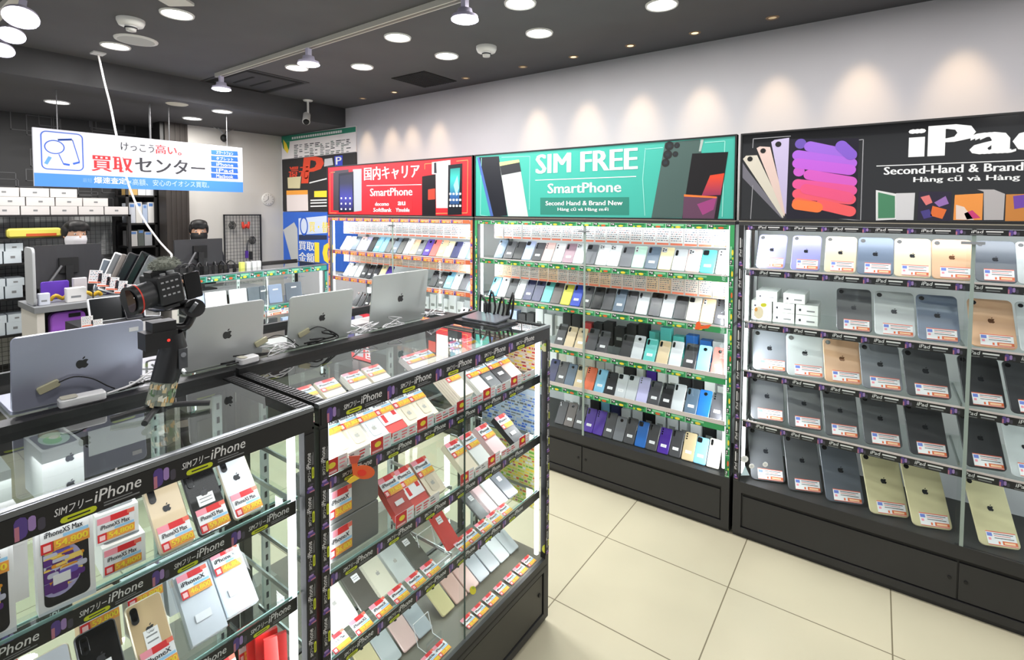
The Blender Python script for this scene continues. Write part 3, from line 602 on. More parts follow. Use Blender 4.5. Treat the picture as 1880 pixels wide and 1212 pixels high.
card_row(RX0+.10, RX1-.045, 20, 2.55, 1.085, .07, 'printed price card, %s from the poster wall, above the second phone shelf, red-signed case', 'cards in the middle of the red-signed case', 2, True)
# boxes standing behind the phones
def box_mesh(w, d, h, m, key):
    k = ('bx', w, d, h, key)
    if k not in _cache: mb = MB(); mb.box((-w/2, 0, 0), (w/2, d, h), m); mb.box((-w*.3, -.0005, h*.35), (w*.3, 0, h*.5), mat((150, 152, 150), .7)); _cache[k] = mb.mesh('carton')
    return _cache[k]
def box_row(x0, x1, cols, z, case, shelf, y=2.70):
    n = len(cols); wd = (x1-x0)/n
    for i, c in enumerate(cols):
        if c == '.': continue
        r = random.Random(i+int(z*99)); h = .105+r.uniform(0, .06); nm, rgb = CN[c]
        put('phone_carton', box_mesh(round(wd*.82, 4), .05, round(h, 3), mat(rgb, .6), c), None, (x0+wd*(i+.5), y+r.uniform(-.01, .02), z+.0005), (0, 0, 0),
            '%s upright box, %s along behind the phones on the %s, %s case' % (nm, ORD[i], shelf, case), 'box', 'boxes at the back of the %s case' % case)
box_row(-1.95, -.60, 'bkkwwwkkRkkkkkTTTuus', .72, 'teal-signed', 'third shelf')
box_row(-1.70, -.58, 'vwiwwiwswkwvwwkkww', .50, 'teal-signed', 'fourth shelf')
box_row(-1.55, -.58, 'wwwkSnwwkwwwwkw', .262, 'teal-signed', 'bottom deck', 2.715)
box_row(-3.4, -2.12, 'wwwwkkkwwwwwwwwssk', .74, 'red-signed', 'third shelf')

# ------------------------------------------------------------------ tablets
TAB = {'lil': ('lilac', (150, 150, 200)), 'gold': ('gold', (232, 214, 184)), 'slate': ('slate blue', (110, 124, 146)), 'rose': ('rose gold', (222, 178, 142)), 'sil': ('silver', (196, 202, 204)), 'grey': ('grey', (128, 132, 140)), 'dk': ('dark grey', (84, 86, 90)), 'bk': ('charcoal', (58, 59, 63)), 'pg': ('pale gold', (206, 198, 158)), 'dg': ('graphite blue', (92, 98, 108))}
rows = [(1.24, 0, .165, 27, 'top shelf', [('lil', 1388, 1438), ('lil', 1451, 1502), ('gold', 1513, 1568), ('slate', 1574, 1637), ('gold', 1642, 1707), ('rose', 1712, 1785), ('dg', 1793, 1866), ('sil', 1870, 1945)]),
        (1.0, 5, .19, 30, 'second shelf', [('dk', 1536, 1598), ('sil', 1607, 1679), ('slate', 1687, 1762), ('rose', 1785, 1868), ('sil', 1877, 1955)]),
        (.775, 12, .19, 30, 'third shelf', [('grey', 1382, 1440), ('sil', 1445, 1510), ('rose', 1515, 1580), ('grey', 1584, 1656), ('dk', 1666, 1747), ('bk', 1773, 1850), ('bk', 1860, 1940)]),
        (.545, 14, .20, 32, 'fourth shelf', [('dk', 1378, 1435), ('dk', 1447, 1506), ('dk', 1515, 1575), ('dk', 1588, 1655), ('bk', 1672, 1743), ('bk', 1776, 1851), ('sil', 1862, 1935)]),
        (.2625, 20, .235, 33, 'bottom deck', [('dk', 1378, 1435), ('dk', 1447, 1505), ('dg', 1517, 1583), ('pg', 1598, 1668), ('pg', 1677, 1750), ('pg', 1802, 1880)])]
for z, yaw, h, lean, shelf, its in rows:
    for i, (c, a, b) in enumerate(its):
        nm, rgb = TAB[c]; py = 500 if z > 1.2 else 600
        xa = at(a, 430+(1.45-z)*470, 1, 2.52).x; xb = at(b, 430+(1.45-z)*480, 1, 2.52).x; wd = (xb-xa)*1.06/math.cos(D(yaw)); wd = min(wd, .158)
        i2 = i+(2 if shelf == 'second shelf' else 0)
        o = phone(((xa+xb)/2, 2.522+wd*.5*math.sin(D(yaw)) if yaw else 2.522, z+.004), (D(-lean), 0, D(yaw)),
              '%s tablet, %s from the teal-signed case, on the %s of the tablet case' % (nm, ORD[i], shelf), rgb, round(wd, 3), h, .0065,
              4, None, (h*.55, wd*.17, (40, 42, 48) if c not in ('rose',) else (110, 70, 40)),
              (round(wd*.72, 3), .045, wd*.07, .006, '', '', False, 1), 'tablets on the %s of the tablet case' % shelf, cat='tablet', name='tablet_computer', rough=.32)
for i, (x, z) in enumerate(((-.42, 1.0), (-.33, 1.0), (-.24, 1.0), (-.42, 1.045), (-.33, 1.045), (-.24, 1.045), (-.4, 1.09), (-.29, 1.09))):
    MB().box((-.042, 0, 0), (.042, .16, .043), mat((232, 236, 232), .5)).box((-.03, -.0005, .015), (-.022, 0, .025), INK).box((.0, -.0005, .014), (.03, 0, .02), GREY).build('tablet_carton', loc=(x, 2.56, z+.001), rot=(0, 0, D(random.uniform(-1.5, 1.5))),
        label='white flat tablet box, %s in the stack inside the tablet case' % ORD[i], cat='box', group='white boxes stacked in the tablet case')

# ------------------------------------------------------------------ island counters
XF, XB = -.935, -1.285
DECK = varied((104, 100, 88), .45, 4, .06); SILV = mat((150, 154, 158), .3, .5)
def counter(name, label, y0, y1, shelves, front=True, xf=XF, xb=XB, style='iphone', tubes=(1, 1), rail=True):
    """glass island counter whose customer side faces +X; local x runs along world Y, local y into the case"""
    L = y1-y0; Dp = xf-xb; t = thing(name, label, 'display counter', (xf, y0, 0), (0, 0, D(90)))
    b = MB(); b.box((0, .012, 0), (L, Dp, .245), DECK); b.box((0, 0, .2), (L, .012, .245), BASE); b.box((0, 0, .02), (L, .012, .045), BASE); b.box((0, 0, .045), (.03, .012, .2), BASE); b.box((L-.03, 0, .045), (L, .012, .2), BASE)
    b.box((-.0, .0115, .045), (L, .0125, .2), DEEP); b.box((.01, -.0006, .215), (L-.01, 0, .22), DEEP); b.build('base_cabinet', t)
    for a, c in ((.036, L/2-.003), (L/2+.003, L-.036)):
        dd = MB().box((a, .004, .05), (c, .0114, .192), varied((58, 57, 52), .5, 3, .08)).build('door', t)
        MB().cyl((c-.02, .004, .13), (c-.02, 0, .13), .007, .007, DEEP, 12).build('door_lock', dd)
    for k, px in enumerate((0, L-.022)):
        p = MB().box((px, 0, .245), (px+.022, .02, 1.05), BLACK); pp = p.build('post', t)
        s = MB(); strip(s, .78, .0205, style, Tstrip((px+.0213, -.0017, .258), (0, 0, 1), (-1, 0, 0)), .0); s.build('post_strip', pp)
        MB().box((px, Dp-.02, .245), (px+.022, Dp, 1.07), BLACK).build('post', t)
    f = MB(); f.box((0, 0, 1.045), (L, .016, 1.083), BLACK); f.box((0, -.001, 1.083), (L, .018, 1.0915), mat((120, 124, 128), .3, .5)); f.box((0, .004, 1.0915), (L, .010, 1.0925), mat((200, 204, 208), .3, .3))
    f.box((0, Dp-.016, 1.06), (L, Dp+.0, 1.105), BLACK); f.box((0, .016, 1.07), (.026, Dp-.016, 1.092), BLACK); f.box((L-.026, .016, 1.07), (L, Dp-.016, 1.092), BLACK)
    if rail:
        for e in (0, L-.026):
            for k in range(24): yy = .02+k*(Dp-.04)/24; f.box((e+.003, yy, 1.092), (e+.023, yy+.006, 1.0935), mat((60, 60, 62), .4))
    if not rail and xf > -2: f.box((0, .0, 1.07), (L, .062, 1.0925), BLACK)
    ff = f.build('top_frame', t)
    s = MB(); strip(s, L-.01, .036, style, Tstrip((.005, -.0017, 1.0462), (1, 0, 0), (0, 0, 1)), .01); s.build('label_strip', ff)
    MB().box((.026, .018, 1.086), (L-.026, Dp-.016, 1.090), TOPGLASS).build('glass_top', t)
    for j, z in enumerate(shelves):
        g = MB(); g.box((.024, .026, z-.005), (L-.024, Dp-.07, z), SHELFGLASS); g.box((.024, .0235, z-.005), (L-.024, .026, z), EDGE); sh = g.build('glass_shelf', t)
        s = MB(); strip(s, L-.06, .028, style, Tstrip((.03, .021, z-.033), (1, 0, 0), (0, 0, 1)), .006)
        s.box((.03, .0205, z-.004), (L-.03, .0225, z+.012), ACRYL); s.build('label_strip', sh)
        for bx in (.03, L/2, L-.03): MB().box((bx-.002, .05, z-.016), (bx+.002, Dp-.035, z-.006), STEEL).build('bracket', sh)
    u = MB().box((.024, Dp-.16, .975), (L-.024, Dp-.045, .979), SHELFGLASS).build('glass_shelf', t)
    for bx in (.05, L/2, L-.05):
        m = MB(); m.box((bx-.009, Dp-.04, .245), (bx+.009, Dp-.03, 1.06), mat((205, 216, 212), .4, .2))
        for k in range(24): m.box((bx-.003, Dp-.0408, .27+k*.033), (bx+.003, Dp-.0399, .285+k*.033), INK)
        m.build('upright', t)
    g = MB().box((.022, .004, .25), (L/2+.01, .007, 1.045), GLASS).build('glass_pane', t); MB().box((L/2+.005, .0035, .25), (L/2+.0085, .0075, 1.045), mat((50, 70, 66), .25)).build('pane_edge', g)
    MB().box((L/2-.01, .010, .25), (L-.022, .013, 1.045), GLASS).build('glass_pane', t)
    MB().box((L-.004, .02, .25), (L-.001, Dp-.02, 1.07), GLASS).build('glass_pane', t)
    MB().box((.022, Dp-.006, .25), (L-.022, Dp-.003, 1.06), GLASS).build('glass_pane', t)
    for k, px in enumerate((.034, L-.034)):
        if tubes[k]: MB().cyl((px, .030, .26), (px, .030, 1.04), .0085, .0085, TUBE, 12).build('light_tube', t)
    area('counter_area_light', (xf-.035, (y0+y1)/2, 1.04), .04, .3*L, (.97, .98, 1), (0, D(14), 0), L-.1)
    area('counter_area_light', ((xf+xb)/2-.06, (y0+y1)/2, 1.055), .10, 1.0*L, (.97, .98, 1), (0, 0, 0), L-.2)  # added fill below the top glass, no such fixture, brightens the interior
    for yy, r in ((y0+.05, 90), (y1-.05, -90)): area('counter_area_light', (xf-.05, yy, .66), .03, 1.9, (.97, .98, 1), (D(r), 0, 0), .7)
    return t
counter('display_counter', 'glass island counter nearest the camera gimbal, holding large boxed and loose phones', -.36, .606, (.905, .70, .50))
counter('display_counter', 'glass island counter with red price tags beside the open aisle', .618, 1.548, (.92, .70, .50))
counter('display_counter', 'glass counter carrying the four open laptops, behind the iphone counters', -.36, 1.50, (.70,), xf=-1.292, xb=-1.70, tubes=(0, 0), rail=False)

def pick(px, py, z): return at(px, py, 2, z)
RT = (0, 0, D(90))
def rbox_mesh(w, h, t, rgb, kind, layers=1):
    """retail box leaning on its back: face towards local -Y, thickness t"""
    k = ('rb', w, h, t, rgb, kind, layers)
    if k in _cache: return _cache[k]
    mb = MB(); m = mat(rgb, .45); T = FRONT
    for j in range(layers):
        a = t*j/layers; b = t*(j+1)/layers-.0012; mb.box((-w/2, 0, a), (w/2, h, b), m, T)
    if kind == 'print': mb.poly(rr(w*.5, h*.4, .006, 3, 0, h*.3), t, mat(tuple(max(0, int(c*.93)) for c in rgb), .5), T); apple(mb, 0, h*.3, .014, mat((170, 168, 160), .5), T, t+.0004)
    if kind == 'stick': mb.box((-w*.25, h*.25, t), (w*.2, h*.36, t+.0005), PAPER, T)
    if kind == 'redlabel': mb.box((-w*.5, h*.22, t), (w*.5, h*.98, t+.0005), PAPER, T); mb.box((-w*.38, h*.28, t+.0005), (-w*.2, h*.5, t+.0008), RED, T); mb.box((w*.22, h*.4, t+.0005), (w*.42, h*.56, t+.0008), RED, T)
    _cache[k] = mb.mesh('retail_box'); return _cache[k]
TITLES = ['iPhoneXS Max', 'iPhoneXS', 'iPhoneX', 'iPhone8']; PRICES = ['54,800', '59,800', '46,800', '39,800']
def leanbox(px, py, z, rgb, label, x=-.985, lean=57, w=.0585, h=.112, t=.022, kind='', layers=1, tag=True, group=None, dz=0, small=False, side=None):
    y = pick(px, py, z).y if py is not None else px
    # the low edge of the tilted box rests on the shelf
    o = put('phone_box', rbox_mesh(w, h, t, rgb, kind, layers), None, (x, y, z+.0008+dz), (D(-lean), 0, D(90)), label, 'box', group)
    if tag: put('price_tag', tag_mesh(w*.98, h*.46, TITLES[len(label) % 4], PRICES[len(label) % 4], True), o, (0, -t-.0008, h*.52))
    return o
def sale_card(y, z, label, x=-.9565):
    w, h = .062, .034; k = 'sale'
    if k not in _cache:
        mb = MB(); T = FRONT; mb.box((-w/2, 0, 0), (w/2, h, .0006), PAPER, T); mb.poly([(-w/2, 0), (w*.1, 0), (w*.1, h), (-w/2, h)], .0008, RED, T)
        mb.poly(ell(-w*.16, h*.58, w*.16, h*.2, 12), .001, YEL, T); mb.box((-w*.44, h*.06, .0008), (w*.04, h*.2, .001), mat((250, 200, 205), .6), T)
        for j in range(3): mb.box((w*.16, h*(.18+.26*j), .0006), (w*(.34+.05*j), h*(.26+.26*j), .0008), PINK, T)
        _cache[k] = mb.mesh('sale_card')
    return put('sale_card', _cache[k], None, (x, y, z), RT, label, 'price card', 'red and yellow sale cards on the counter shelves')
CRM = (234, 222, 198); G1 = 'boxes leaning on the counter shelf under the label strip'
for px, py, rgb, kind, lay, lab in ((612, 836, CRM, 'print', 1, 'cream phone box on the highest counter shelf, half hidden by the striped post'), (647, 823, CRM, 'print', 1, 'cream phone box on the highest counter shelf, beside the striped post'),
      (681, 810, (232, 238, 240), 'print', 2, 'pale blue-white phone box between a cream box and a red-edged box'), (713, 795, (214, 50, 44), 'redlabel', 1, 'red phone box under a white label on the highest counter shelf'),
      (746, 781, CRM, 'print', 2, 'cream phone box just past the red-edged box'), (772, 768, CRM, 'print', 2, 'cream phone box at the gap before the thick stack'),
      (838, 742, (250, 236, 220), '', 5, 'thick stack-like cream phone box crossed by the pane edge'), (877, 722, (240, 240, 238), '', 2, 'white phone box between the thick cream box and a grey one'),
      (894, 714, (120, 122, 126), 'stick', 2, 'grey phone box with white sticker beside a black one'), (914, 704, (66, 62, 66), 'stick', 3, 'near-black phone box with white sticker on the highest counter shelf'),
      (937, 697, (246, 214, 206), '', 2, 'pink phone box at the lit end of the highest counter shelf')):
    leanbox(px, py, .92, rgb, lab, kind=kind, layers=lay, t=.045 if lay == 5 else .022, group=G1)
for y, z in ((.672, .918), (.80, .918), (.95, .918), (1.105, .918), (1.225, .918), (1.37, .918)): sale_card(y, z, '%s red and yellow sale card from the striped post, highest counter shelf lip' % ORD[(.672, .80, .95, 1.105, 1.225, 1.37).index(y)])
for px, py, rgb, kind, lab, ln in ((737, 950, (176, 52, 44), 'stick', 'dark red phone box with small white sticker on the middle shelf', 50), (759, 928, (196, 60, 52), 'redlabel', 'red phone box with large pink-white label on the middle shelf', 52), (783, 905, CRM, 'print', 'cream phone box leaning beside two red ones', 52),
      (850, 868, CRM, '', 'cream phone box on the middle shelf crossed by the pane edge', 55), (870, 850, (234, 238, 236), '', 'white phone box squeezed between cream and pink boxes', 55), (899, 832, (244, 206, 208), '', 'pink phone box beside the black box on the middle shelf', 55), (936, 812, (40, 40, 44), 'stick', 'black phone box with white sticker by the lit end post', 55)):
    leanbox(px, py, .70, rgb, lab, kind=kind, lean=ln, x=-.975, group='boxes leaning on the middle counter shelf')
for y in (.875, 1.12, 1.25, 1.42): sale_card(y, .699, '%s red and yellow sale card from the grey boxes, middle counter shelf lip' % ORD[(.875, 1.12, 1.25, 1.42).index(y)])
for k, z in enumerate((.701, .791)):
    o = MB().slab(.15, .088, .006, 0, .12, mat((108, 109, 108), .5), FRONT @ Matrix.Translation((0, .044, -.12)), .002).box((-.072, -.0008, .03), (-.005, 0, .075), mat((104, 105, 104), .5)).build('gift_box', loc=(-.975, .732, z), rot=RT,
        label='%s of two large grey boxes stacked on the middle shelf by the striped post' % ('lower' if k == 0 else 'upper'), cat='box', group='stacked grey boxes')
    put('price_tag', tag_mesh(.06, .062, 'iPhoneX', '36,800', True), o, (-.035, -.0006, .012))
MB().slab(.05, .012, .004, 0, .11, mat((226, 224, 214), .5), FRONT @ Matrix.Translation((0, .006, -.11)), .001).build('white_carton', loc=(-.98, .70, .8805), rot=RT, label='thin white box lying on the upper grey box', cat='box')
def cphone(px, py, z, rgb, label, x, lean, w=.057, h=.115, logo=None, sticker=None, camstyle=0, tag=None, dark=True, cat='smartphone', name='smartphone', group=None, t=.007, side=None, rough=.25):
    y = pick(px, py, z).y if py is not None else px
    return phone((x, y, z+.0045), (D(-lean), 0, D(90)), label, rgb, w, h, t, camstyle, sticker, logo, tag, group, side, dark, cat, name, rough)
DK = (40, 42, 46)
for px, py, rgb, w, h, lab in ((631, 1148, (226, 226, 216), .072, .12, 'white tablet-sized phone at the striped post on the low shelf'), (675, 1110, (84, 84, 78), .064, .115, 'dark grey phone with two white stickers beside the white one on the low shelf'), (706, 1085, (222, 220, 200), .072, .115, 'cream phone on the low shelf overlapping a pale blue one'), (740, 1062, (200, 208, 206), .072, .115, 'pale blue-grey phone beside the cream one on the low shelf'), (770, 1040, (88, 88, 82), .062, .115, 'dark grey phone leaning next to the empty wire stand'),
      (874, 944, (108, 110, 112), .056, .11, 'grey phone with white sticker beside the pink phone on the low shelf'), (896, 938, (242, 206, 210), .054, .108, 'pink phone between a grey and a white phone on the low shelf'), (917, 924, (240, 244, 246), .054, .108, 'white phone between pink and grey phones on the low shelf'), (938, 911, (122, 126, 134), .058, .108, 'slate grey phone at the lit end of the low shelf')):
    st = (w*.3, .018, h*.7) if rgb[0] < 125 else None
    cphone(px, py, .50, rgb, lab, -1.0, 60, w, h, logo=None if st else (h*.5, .012, (190, 190, 184)), sticker=st, camstyle=4, group='phones on the low counter shelf')
cphone(822, 1001, .50, (206, 72, 66), 'red phone with two white stickers beside the pane edge', -.985, 48, .056, .112, sticker=(.02, .02, .085), camstyle=4)
for k, (px, py) in enumerate(((621, 1180), (665, 1150), (702, 1121), (735, 1095), (767, 1071), (794, 1049), (846, 1000), (866, 986), (888, 969), (909, 953), (929, 939))):
    p = pick(px, py, .503); put('price_tag', tag_mesh(.046, .04, TITLES[k % 4], PRICES[k % 4], True), None, (-.957, p.y, .5012), (D(-72), 0, D(90)), 'small red and orange price tag, %s from the striped post on the low shelf' % ORD[k], 'price tag', 'price tags lying on the low counter shelf')
for px, py, rgb, lab in ((945, 1014, (204, 212, 216), 'silver phone nearest the lit end post on the counter deck'), (928, 1030, (214, 220, 222), 'pale silver phone second from the lit end post on the counter deck'), (910, 1047, (178, 184, 190), 'silver phone third from the lit end post on the counter deck'), (892, 1066, (168, 176, 184), 'grey-blue phone fourth from the lit end post on the counter deck'), (873, 1085, (226, 186, 176), 'rose pink phone beside the grey-blue one on the counter deck'), (852, 1106, (222, 184, 172), 'rose pink phone crossed by the pane edge on the counter deck'), (830, 1130, (222, 212, 160), 'gold phone beside the crossed pink one on the counter deck'),
      (783, 1166, (176, 184, 190), 'silver phone past the empty stand on the counter deck'), (758, 1192, (228, 196, 190), 'rose pink phone between two silver ones on the counter deck'), (728, 1222, (190, 198, 200), 'silver phone cut by the lower picture edge on the counter deck'), (697, 1250, (216, 204, 160), 'gold phone cut by the lower picture edge on the counter deck'), (660, 1285, (206, 210, 208), 'white phone cut by the lower picture edge on the counter deck')):
    cphone(px, py, .245, rgb, lab, -1.045, 60, .056, .118, logo=(.085, .011, DK), camstyle=4, dark=True, group='phones standing on the counter deck')
for k, (px, py) in enumerate(((970, 1029), (953, 1044), (936, 1060), (917, 1078), (898, 1098), (878, 1117), (858, 1137), (809, 1189), (788, 1207))):
    p = pick(px, py, .25); put('price_tag', tag_mesh(.044, .038, TITLES[k % 4], PRICES[k % 4], True), None, (-.955, p.y, .2462), (D(-80), 0, D(90)), 'small red and orange price tag, %s from the lit end of the counter deck' % ORD[k], 'price tag', 'price tags lying on the counter deck')
def stand(y, z, lab):
    mb = MB()
    for a in (-.03, .03): mb.tube([(a, .0, .002), (a, .055, .004), (a, .075, .06)], .0012, mat((225, 228, 228), .2))
    mb.tube([(-.03, 0, .002), (.03, 0, .002)], .0025, WHITE); mb.tube([(-.03, .075, .06), (.03, .075, .06)], .0012, WHITE)
    mb.box((-.03, .02, .006), (.03, .022, .03), ACRYL)
    mb.build('display_stand', loc=(-.975, y, z), rot=RT, label=lab, cat='display stand')
stand(1.035, .501, 'empty clear display stand below the red phone'); stand(1.02, .246, 'empty clear display stand on the counter deck')
# printed posters inside the lit end of the counter
def endposter(zb, zt, xa, xb, kind, lab):
    mb = MB(); r = random.Random(int(zb*100)); mb.box((xa, 0, zb), (xb, .001, zt), mat({0: (240, 214, 190), 1: (206, 222, 244), 2: (226, 224, 150)}[kind], .6))
    cols = {0: [RED, YEL, mat((150, 40, 60), .6), DORANGE, WTXT, YEL], 1: [mat((70, 110, 220), .6), WTXT, LIGHTB, GREY, mat((90, 140, 230), .6)], 2: [YEL, mat((120, 190, 70), .6), mat((170, 90, 120), .6), DORANGE, WTXT, YG]}[kind]
    z = zb+.006
    while z < zt-.014:
        x = xa+.006; hh = r.uniform(.0025, .008)
        while x < xb-.02: l = r.uniform(.004, .022); l = min(l, xb-.006-x); mb.box((x, -.0006, z), (x+l, 0, z+hh), r.choice(cols)); x += l+r.uniform(.001, .005)
        z += hh+r.uniform(.003, .008)
    mb.build('printed_poster', loc=(0, 1.5425, 0), label=lab, cat='poster')
endposter(.845, 1.035, -1.24, -.972, 0, 'red and yellow printed sheet inside the lit end of the aisle counter'); endposter(.66, .84, -1.24, -.972, 1, 'blue lined printed sheet below the red and yellow one in the counter end'); endposter(.40, .655, -1.24, -.972, 2, 'yellow and green printed sheet lowest in the counter end')
# boxes in the shallow top compartment
for k, (y, rgb, lab) in enumerate(((.745, CRM, 'cream tagged box under the counter top glass nearest the ribbed divider'), (.815, CRM, 'cream tagged box under the top glass, second from the ribbed divider'), (.90, (246, 240, 232), 'white tagged box under the top glass beside a cream pair'), (.97, CRM, 'cream tagged box under the top glass, past the white one'),
      (1.12, (240, 226, 226), 'pinkish tagged box under the middle of the counter top glass'), (1.18, CRM, 'cream tagged box just past the pinkish one under the top glass'), (1.32, CRM, 'cream tagged box under the top glass towards the far corner'), (1.40, (240, 236, 230), 'white tagged box under the top glass closest to the far corner'))):
    leanbox(y, None, .98, rgb, lab, x=-1.135, lean=66, w=.06, h=.09, t=.02, layers=3, group='boxes under the counter top glass')

# counter next to the gimbal: large items on its highest shelf
def globe_art(mb, w, h, T, z):
    mb.poly(rr(w*.8, h*.88, .008, 4, 0, h/2), z, mat((26, 26, 32), .3), T)
    cx, cy, R = -w*.14, h*.44, w*.43
    P = [(max(-w*.39, cx+R*math.cos(a)), cy+R*1.35*math.sin(a)) for a in [i*math.pi/14 for i in range(28)]]
    mb.poly(P, z+.0002, mat((176, 170, 216), .4), T)
    r = random.Random(4)
    for k in range(90):
        a = r.uniform(0, 6.28); d = R*.82*math.sqrt(r.random()); c = (cx+d*math.cos(a), cy+1.3*d*math.sin(a)); low = (cy-c[1])/R
        col = (92, 44, 130) if r.random() < .35+.4*max(0, low) else r.choice([(236, 180, 50), (230, 150, 40), (200, 200, 220), (110, 90, 190), (244, 210, 110)])
        q = [(max(-w*.39, c[0]+x), c[1]+y) for x, y in rr(R*r.uniform(.3, .8), R*r.uniform(.12, .34), R*.1, 3)]
        mb.poly(q, z+.0004+k*.00001, mat(col, .4), T)
def xsbox(y, label):
    w, h, t = .066, .132, .026; mb = MB(); mb.box((-w/2, 0, 0), (w/2, h, t), mat((240, 240, 242), .35), FRONT); globe_art(mb, w, h, FRONT, t+.0002)
    o = mb.build('retail_box', loc=(-.99, y, .9055), rot=(D(-4), 0, D(86)), label=label, cat='box', group='white retail boxes with a picture of a globe')
    put('price_tag', tag_mesh(.056, .045, 'iPhoneXS Max', '54,800', True), o, (.0, -t-.0012, .088)); MB().box((-.016, 0, .0), (.004, .014, .0005), PAPER, FRONT).build('white_sticker', o, loc=(0, -t-.0012, .038))
xsbox(.124, 'white box with a colourful globe picture, cut by the picture edge'); xsbox(.214, 'white box with a colourful globe picture, standing beside two stacked flat boxes')
def flatbox(x, y, z, label, group, tag=True, logos=False, ry=86):
    w, h, dp = .058, .048, .105; mb = MB(); mb.box((-w/2, 0, 0), (w/2, dp, h), mat((238, 240, 238), .4))
    mb.poly(rr(w*.84, dp*.84, .006, 3, 0, dp/2), h+.0003, mat((120, 124, 128), .3)); mb.poly(ell(w*.02, dp*.5, w*.36, dp*.36, 20), h+.0005, mat((200, 226, 212), .4)); mb.poly(ell(-w*.04, dp*.45, w*.22, dp*.22, 14), h+.0007, mat((150, 216, 150), .4)); mb.poly(ell(w*.04, dp*.56, w*.12, dp*.1, 10), h+.0009, mat((236, 240, 236), .4))
    if logos: apple(mb, w*.16, h*.5, .014, DK_M, FRONT, .0006)
    o = mb.build('retail_box', loc=(x, y, z), rot=(0, 0, D(ry)), label=label, cat='box', group=group)
    if tag: put('price_tag', tag_mesh(.05, .04, 'iPhoneXS Max', '54,800', True), o, (-.002, -.0008, .004))
DK_M = mat((50, 52, 56), .5)
flatbox(-.99, .291, .9055, 'lower flat white box showing a green planet, tagged, under its twin', 'two tagged flat boxes stacked on the shelf'); flatbox(-1.005, .287, .9545, 'upper flat white box showing a green planet, tagged, on its twin', 'two tagged flat boxes stacked on the shelf')
flatbox(-1.165, .256, .98, 'lower white box of the pair under the counter top glass', 'pair of white boxes under the top glass', False, True, 92); flatbox(-1.165, .256, 1.0282, 'upper white box with planet picture, right under the counter top glass', 'pair of white boxes under the top glass', False, True, 92)
MB().box((-.04, 0, 0), (.04, .08, .09), mat((226, 232, 228), .5)).build('white_carton', loc=(-1.145, .145, .9802), rot=RT, label='plain white carton under the top glass, cut by the picture edge', cat='box')
MB().box((-.05, 0, 0), (.04, .09, .035), mat((240, 236, 236), .5)).build('white_carton', loc=(-1.03, .142, .995), rot=RT, label='flat white carton close behind the counter front rail', cat='box')
MB().box((-.05, 0, 0), (.04, .085, .0885), mat((234, 230, 230), .5)).build('white_carton', loc=(-1.035, .142, .906), rot=RT, label='plain white carton carrying the flat carton at the shelf end', cat='box')
def bigphone(y, rgb, lab, tag=True, cam_=0, sh=.905, x=-.968, lean=41, w=.056, h=.122, logo=DK, st=None, nt='iPhoneXS Max', pr='59,800'):
    cphone(y, None, sh, rgb, lab, x, lean, w, h, (h*.6, .014, logo), st, cam_, (.05, .042, .002, .004, nt, pr, True) if tag else None, side=(200, 190, 170) if rgb[0] > 150 else (70, 70, 74), rough=.12, group='large phones leaning in the counter beside the gimbal')
bigphone(.362, (226, 204, 172), 'gold phone with price tag between the flat boxes and a black phone', pr='59,800'); bigphone(.424, (22, 22, 24), 'glossy black phone with white stickers between a gold and a silver phone', st=(.028, .02, .06), logo=(60, 60, 64)); bigphone(.486, (214, 218, 226), 'silver phone beside the bare end of the highest shelf', h=.127)
bigphone(.20, (206, 208, 218), 'silver phone on the lower shelf beside the plain white box', tag=False, sh=.70, st=(.03, .012, .09)); bigphone(.262, (28, 28, 30), 'glossy black phone on the lower shelf, white sticker on its back', sh=.70, st=(.024, .014, .06), logo=(60, 60, 64), nt='iPhoneX'); bigphone(.332, (206, 180, 142), 'gold phone on the lower shelf beside the clear cases', sh=.70, st=(.022, .03, .06), nt='iPhoneX', pr='39,800', h=.125)
leanbox(.135, None, .70, (240, 240, 240), 'plain white phone box on the lower shelf, tagged red', x=-.985, lean=50, w=.072, h=.125, t=.03)
for y, x, lab in ((.415, -.985, 'phone in a clear hanging case leaning beside the gold phone'), (.482, -1.0, 'phone in a clear hanging case closest to the lit tube')):
    o = put('cased_phone', rbox_mesh(.06, .125, .018, (214, 218, 224), 'stick', 1), None, (x, y, .7008), (D(-48), 0, D(88)), lab, 'phone box', 'phones in clear cases')
    put('price_tag', tag_mesh(.052, .044, 'iPhoneX', '46,800', True), o, (0, -.0195, .078)); MB().box((-.033, .0, -.001), (.033, .131, .0225), ACRYL, FRONT).build('clear_cover', o)
for k, (y, rgb) in enumerate(((.285, (206, 176, 140)), (.355, (222, 226, 230)), (.42, (214, 220, 224)), (.475, (224, 228, 232)))):
    leanbox(y, None, .70, rgb, ['gold-brown boxed phone in the back row of the lower shelf', 'white boxed phone in the back row behind the gold phone', 'pale boxed phone in the back row behind the clear cases', 'palest boxed phone in the back row nearest the lit tube'][k], x=-1.12, lean=12, w=.058, h=.10, t=.03, tag=k < 2, group='boxed phones in the back row of the lower shelf')
for k in range(4):
    o = MB().box((-.022, 0, 0), (.022, .10, .0085), mat((206, 36, 34), .4), FRONT @ Matrix.Translation((0, 0, 0)) ).build('red_box', loc=(-1.0-.024*k, .552-.006*k, .5008), rot=(D(-6), 0, D(70+6*k)), label='%s red phone box in the fan of four below the clear cases' % ORD[k], cat='box', group='fan of red phone boxes')
    if k == 3: put('price_tag', tag_mesh(.04, .07, 'iPhone8', '26,800', True), o, (-.004, -.0088, .03))
for k, yy in enumerate((.40, .455)): leanbox(yy, None, .50, (242, 222, 218), 'pale phone box, red tag, on the lowest shelf, %s from the red fan' % ('second' if k == 0 else 'first'), x=-.985, lean=40, h=.11)

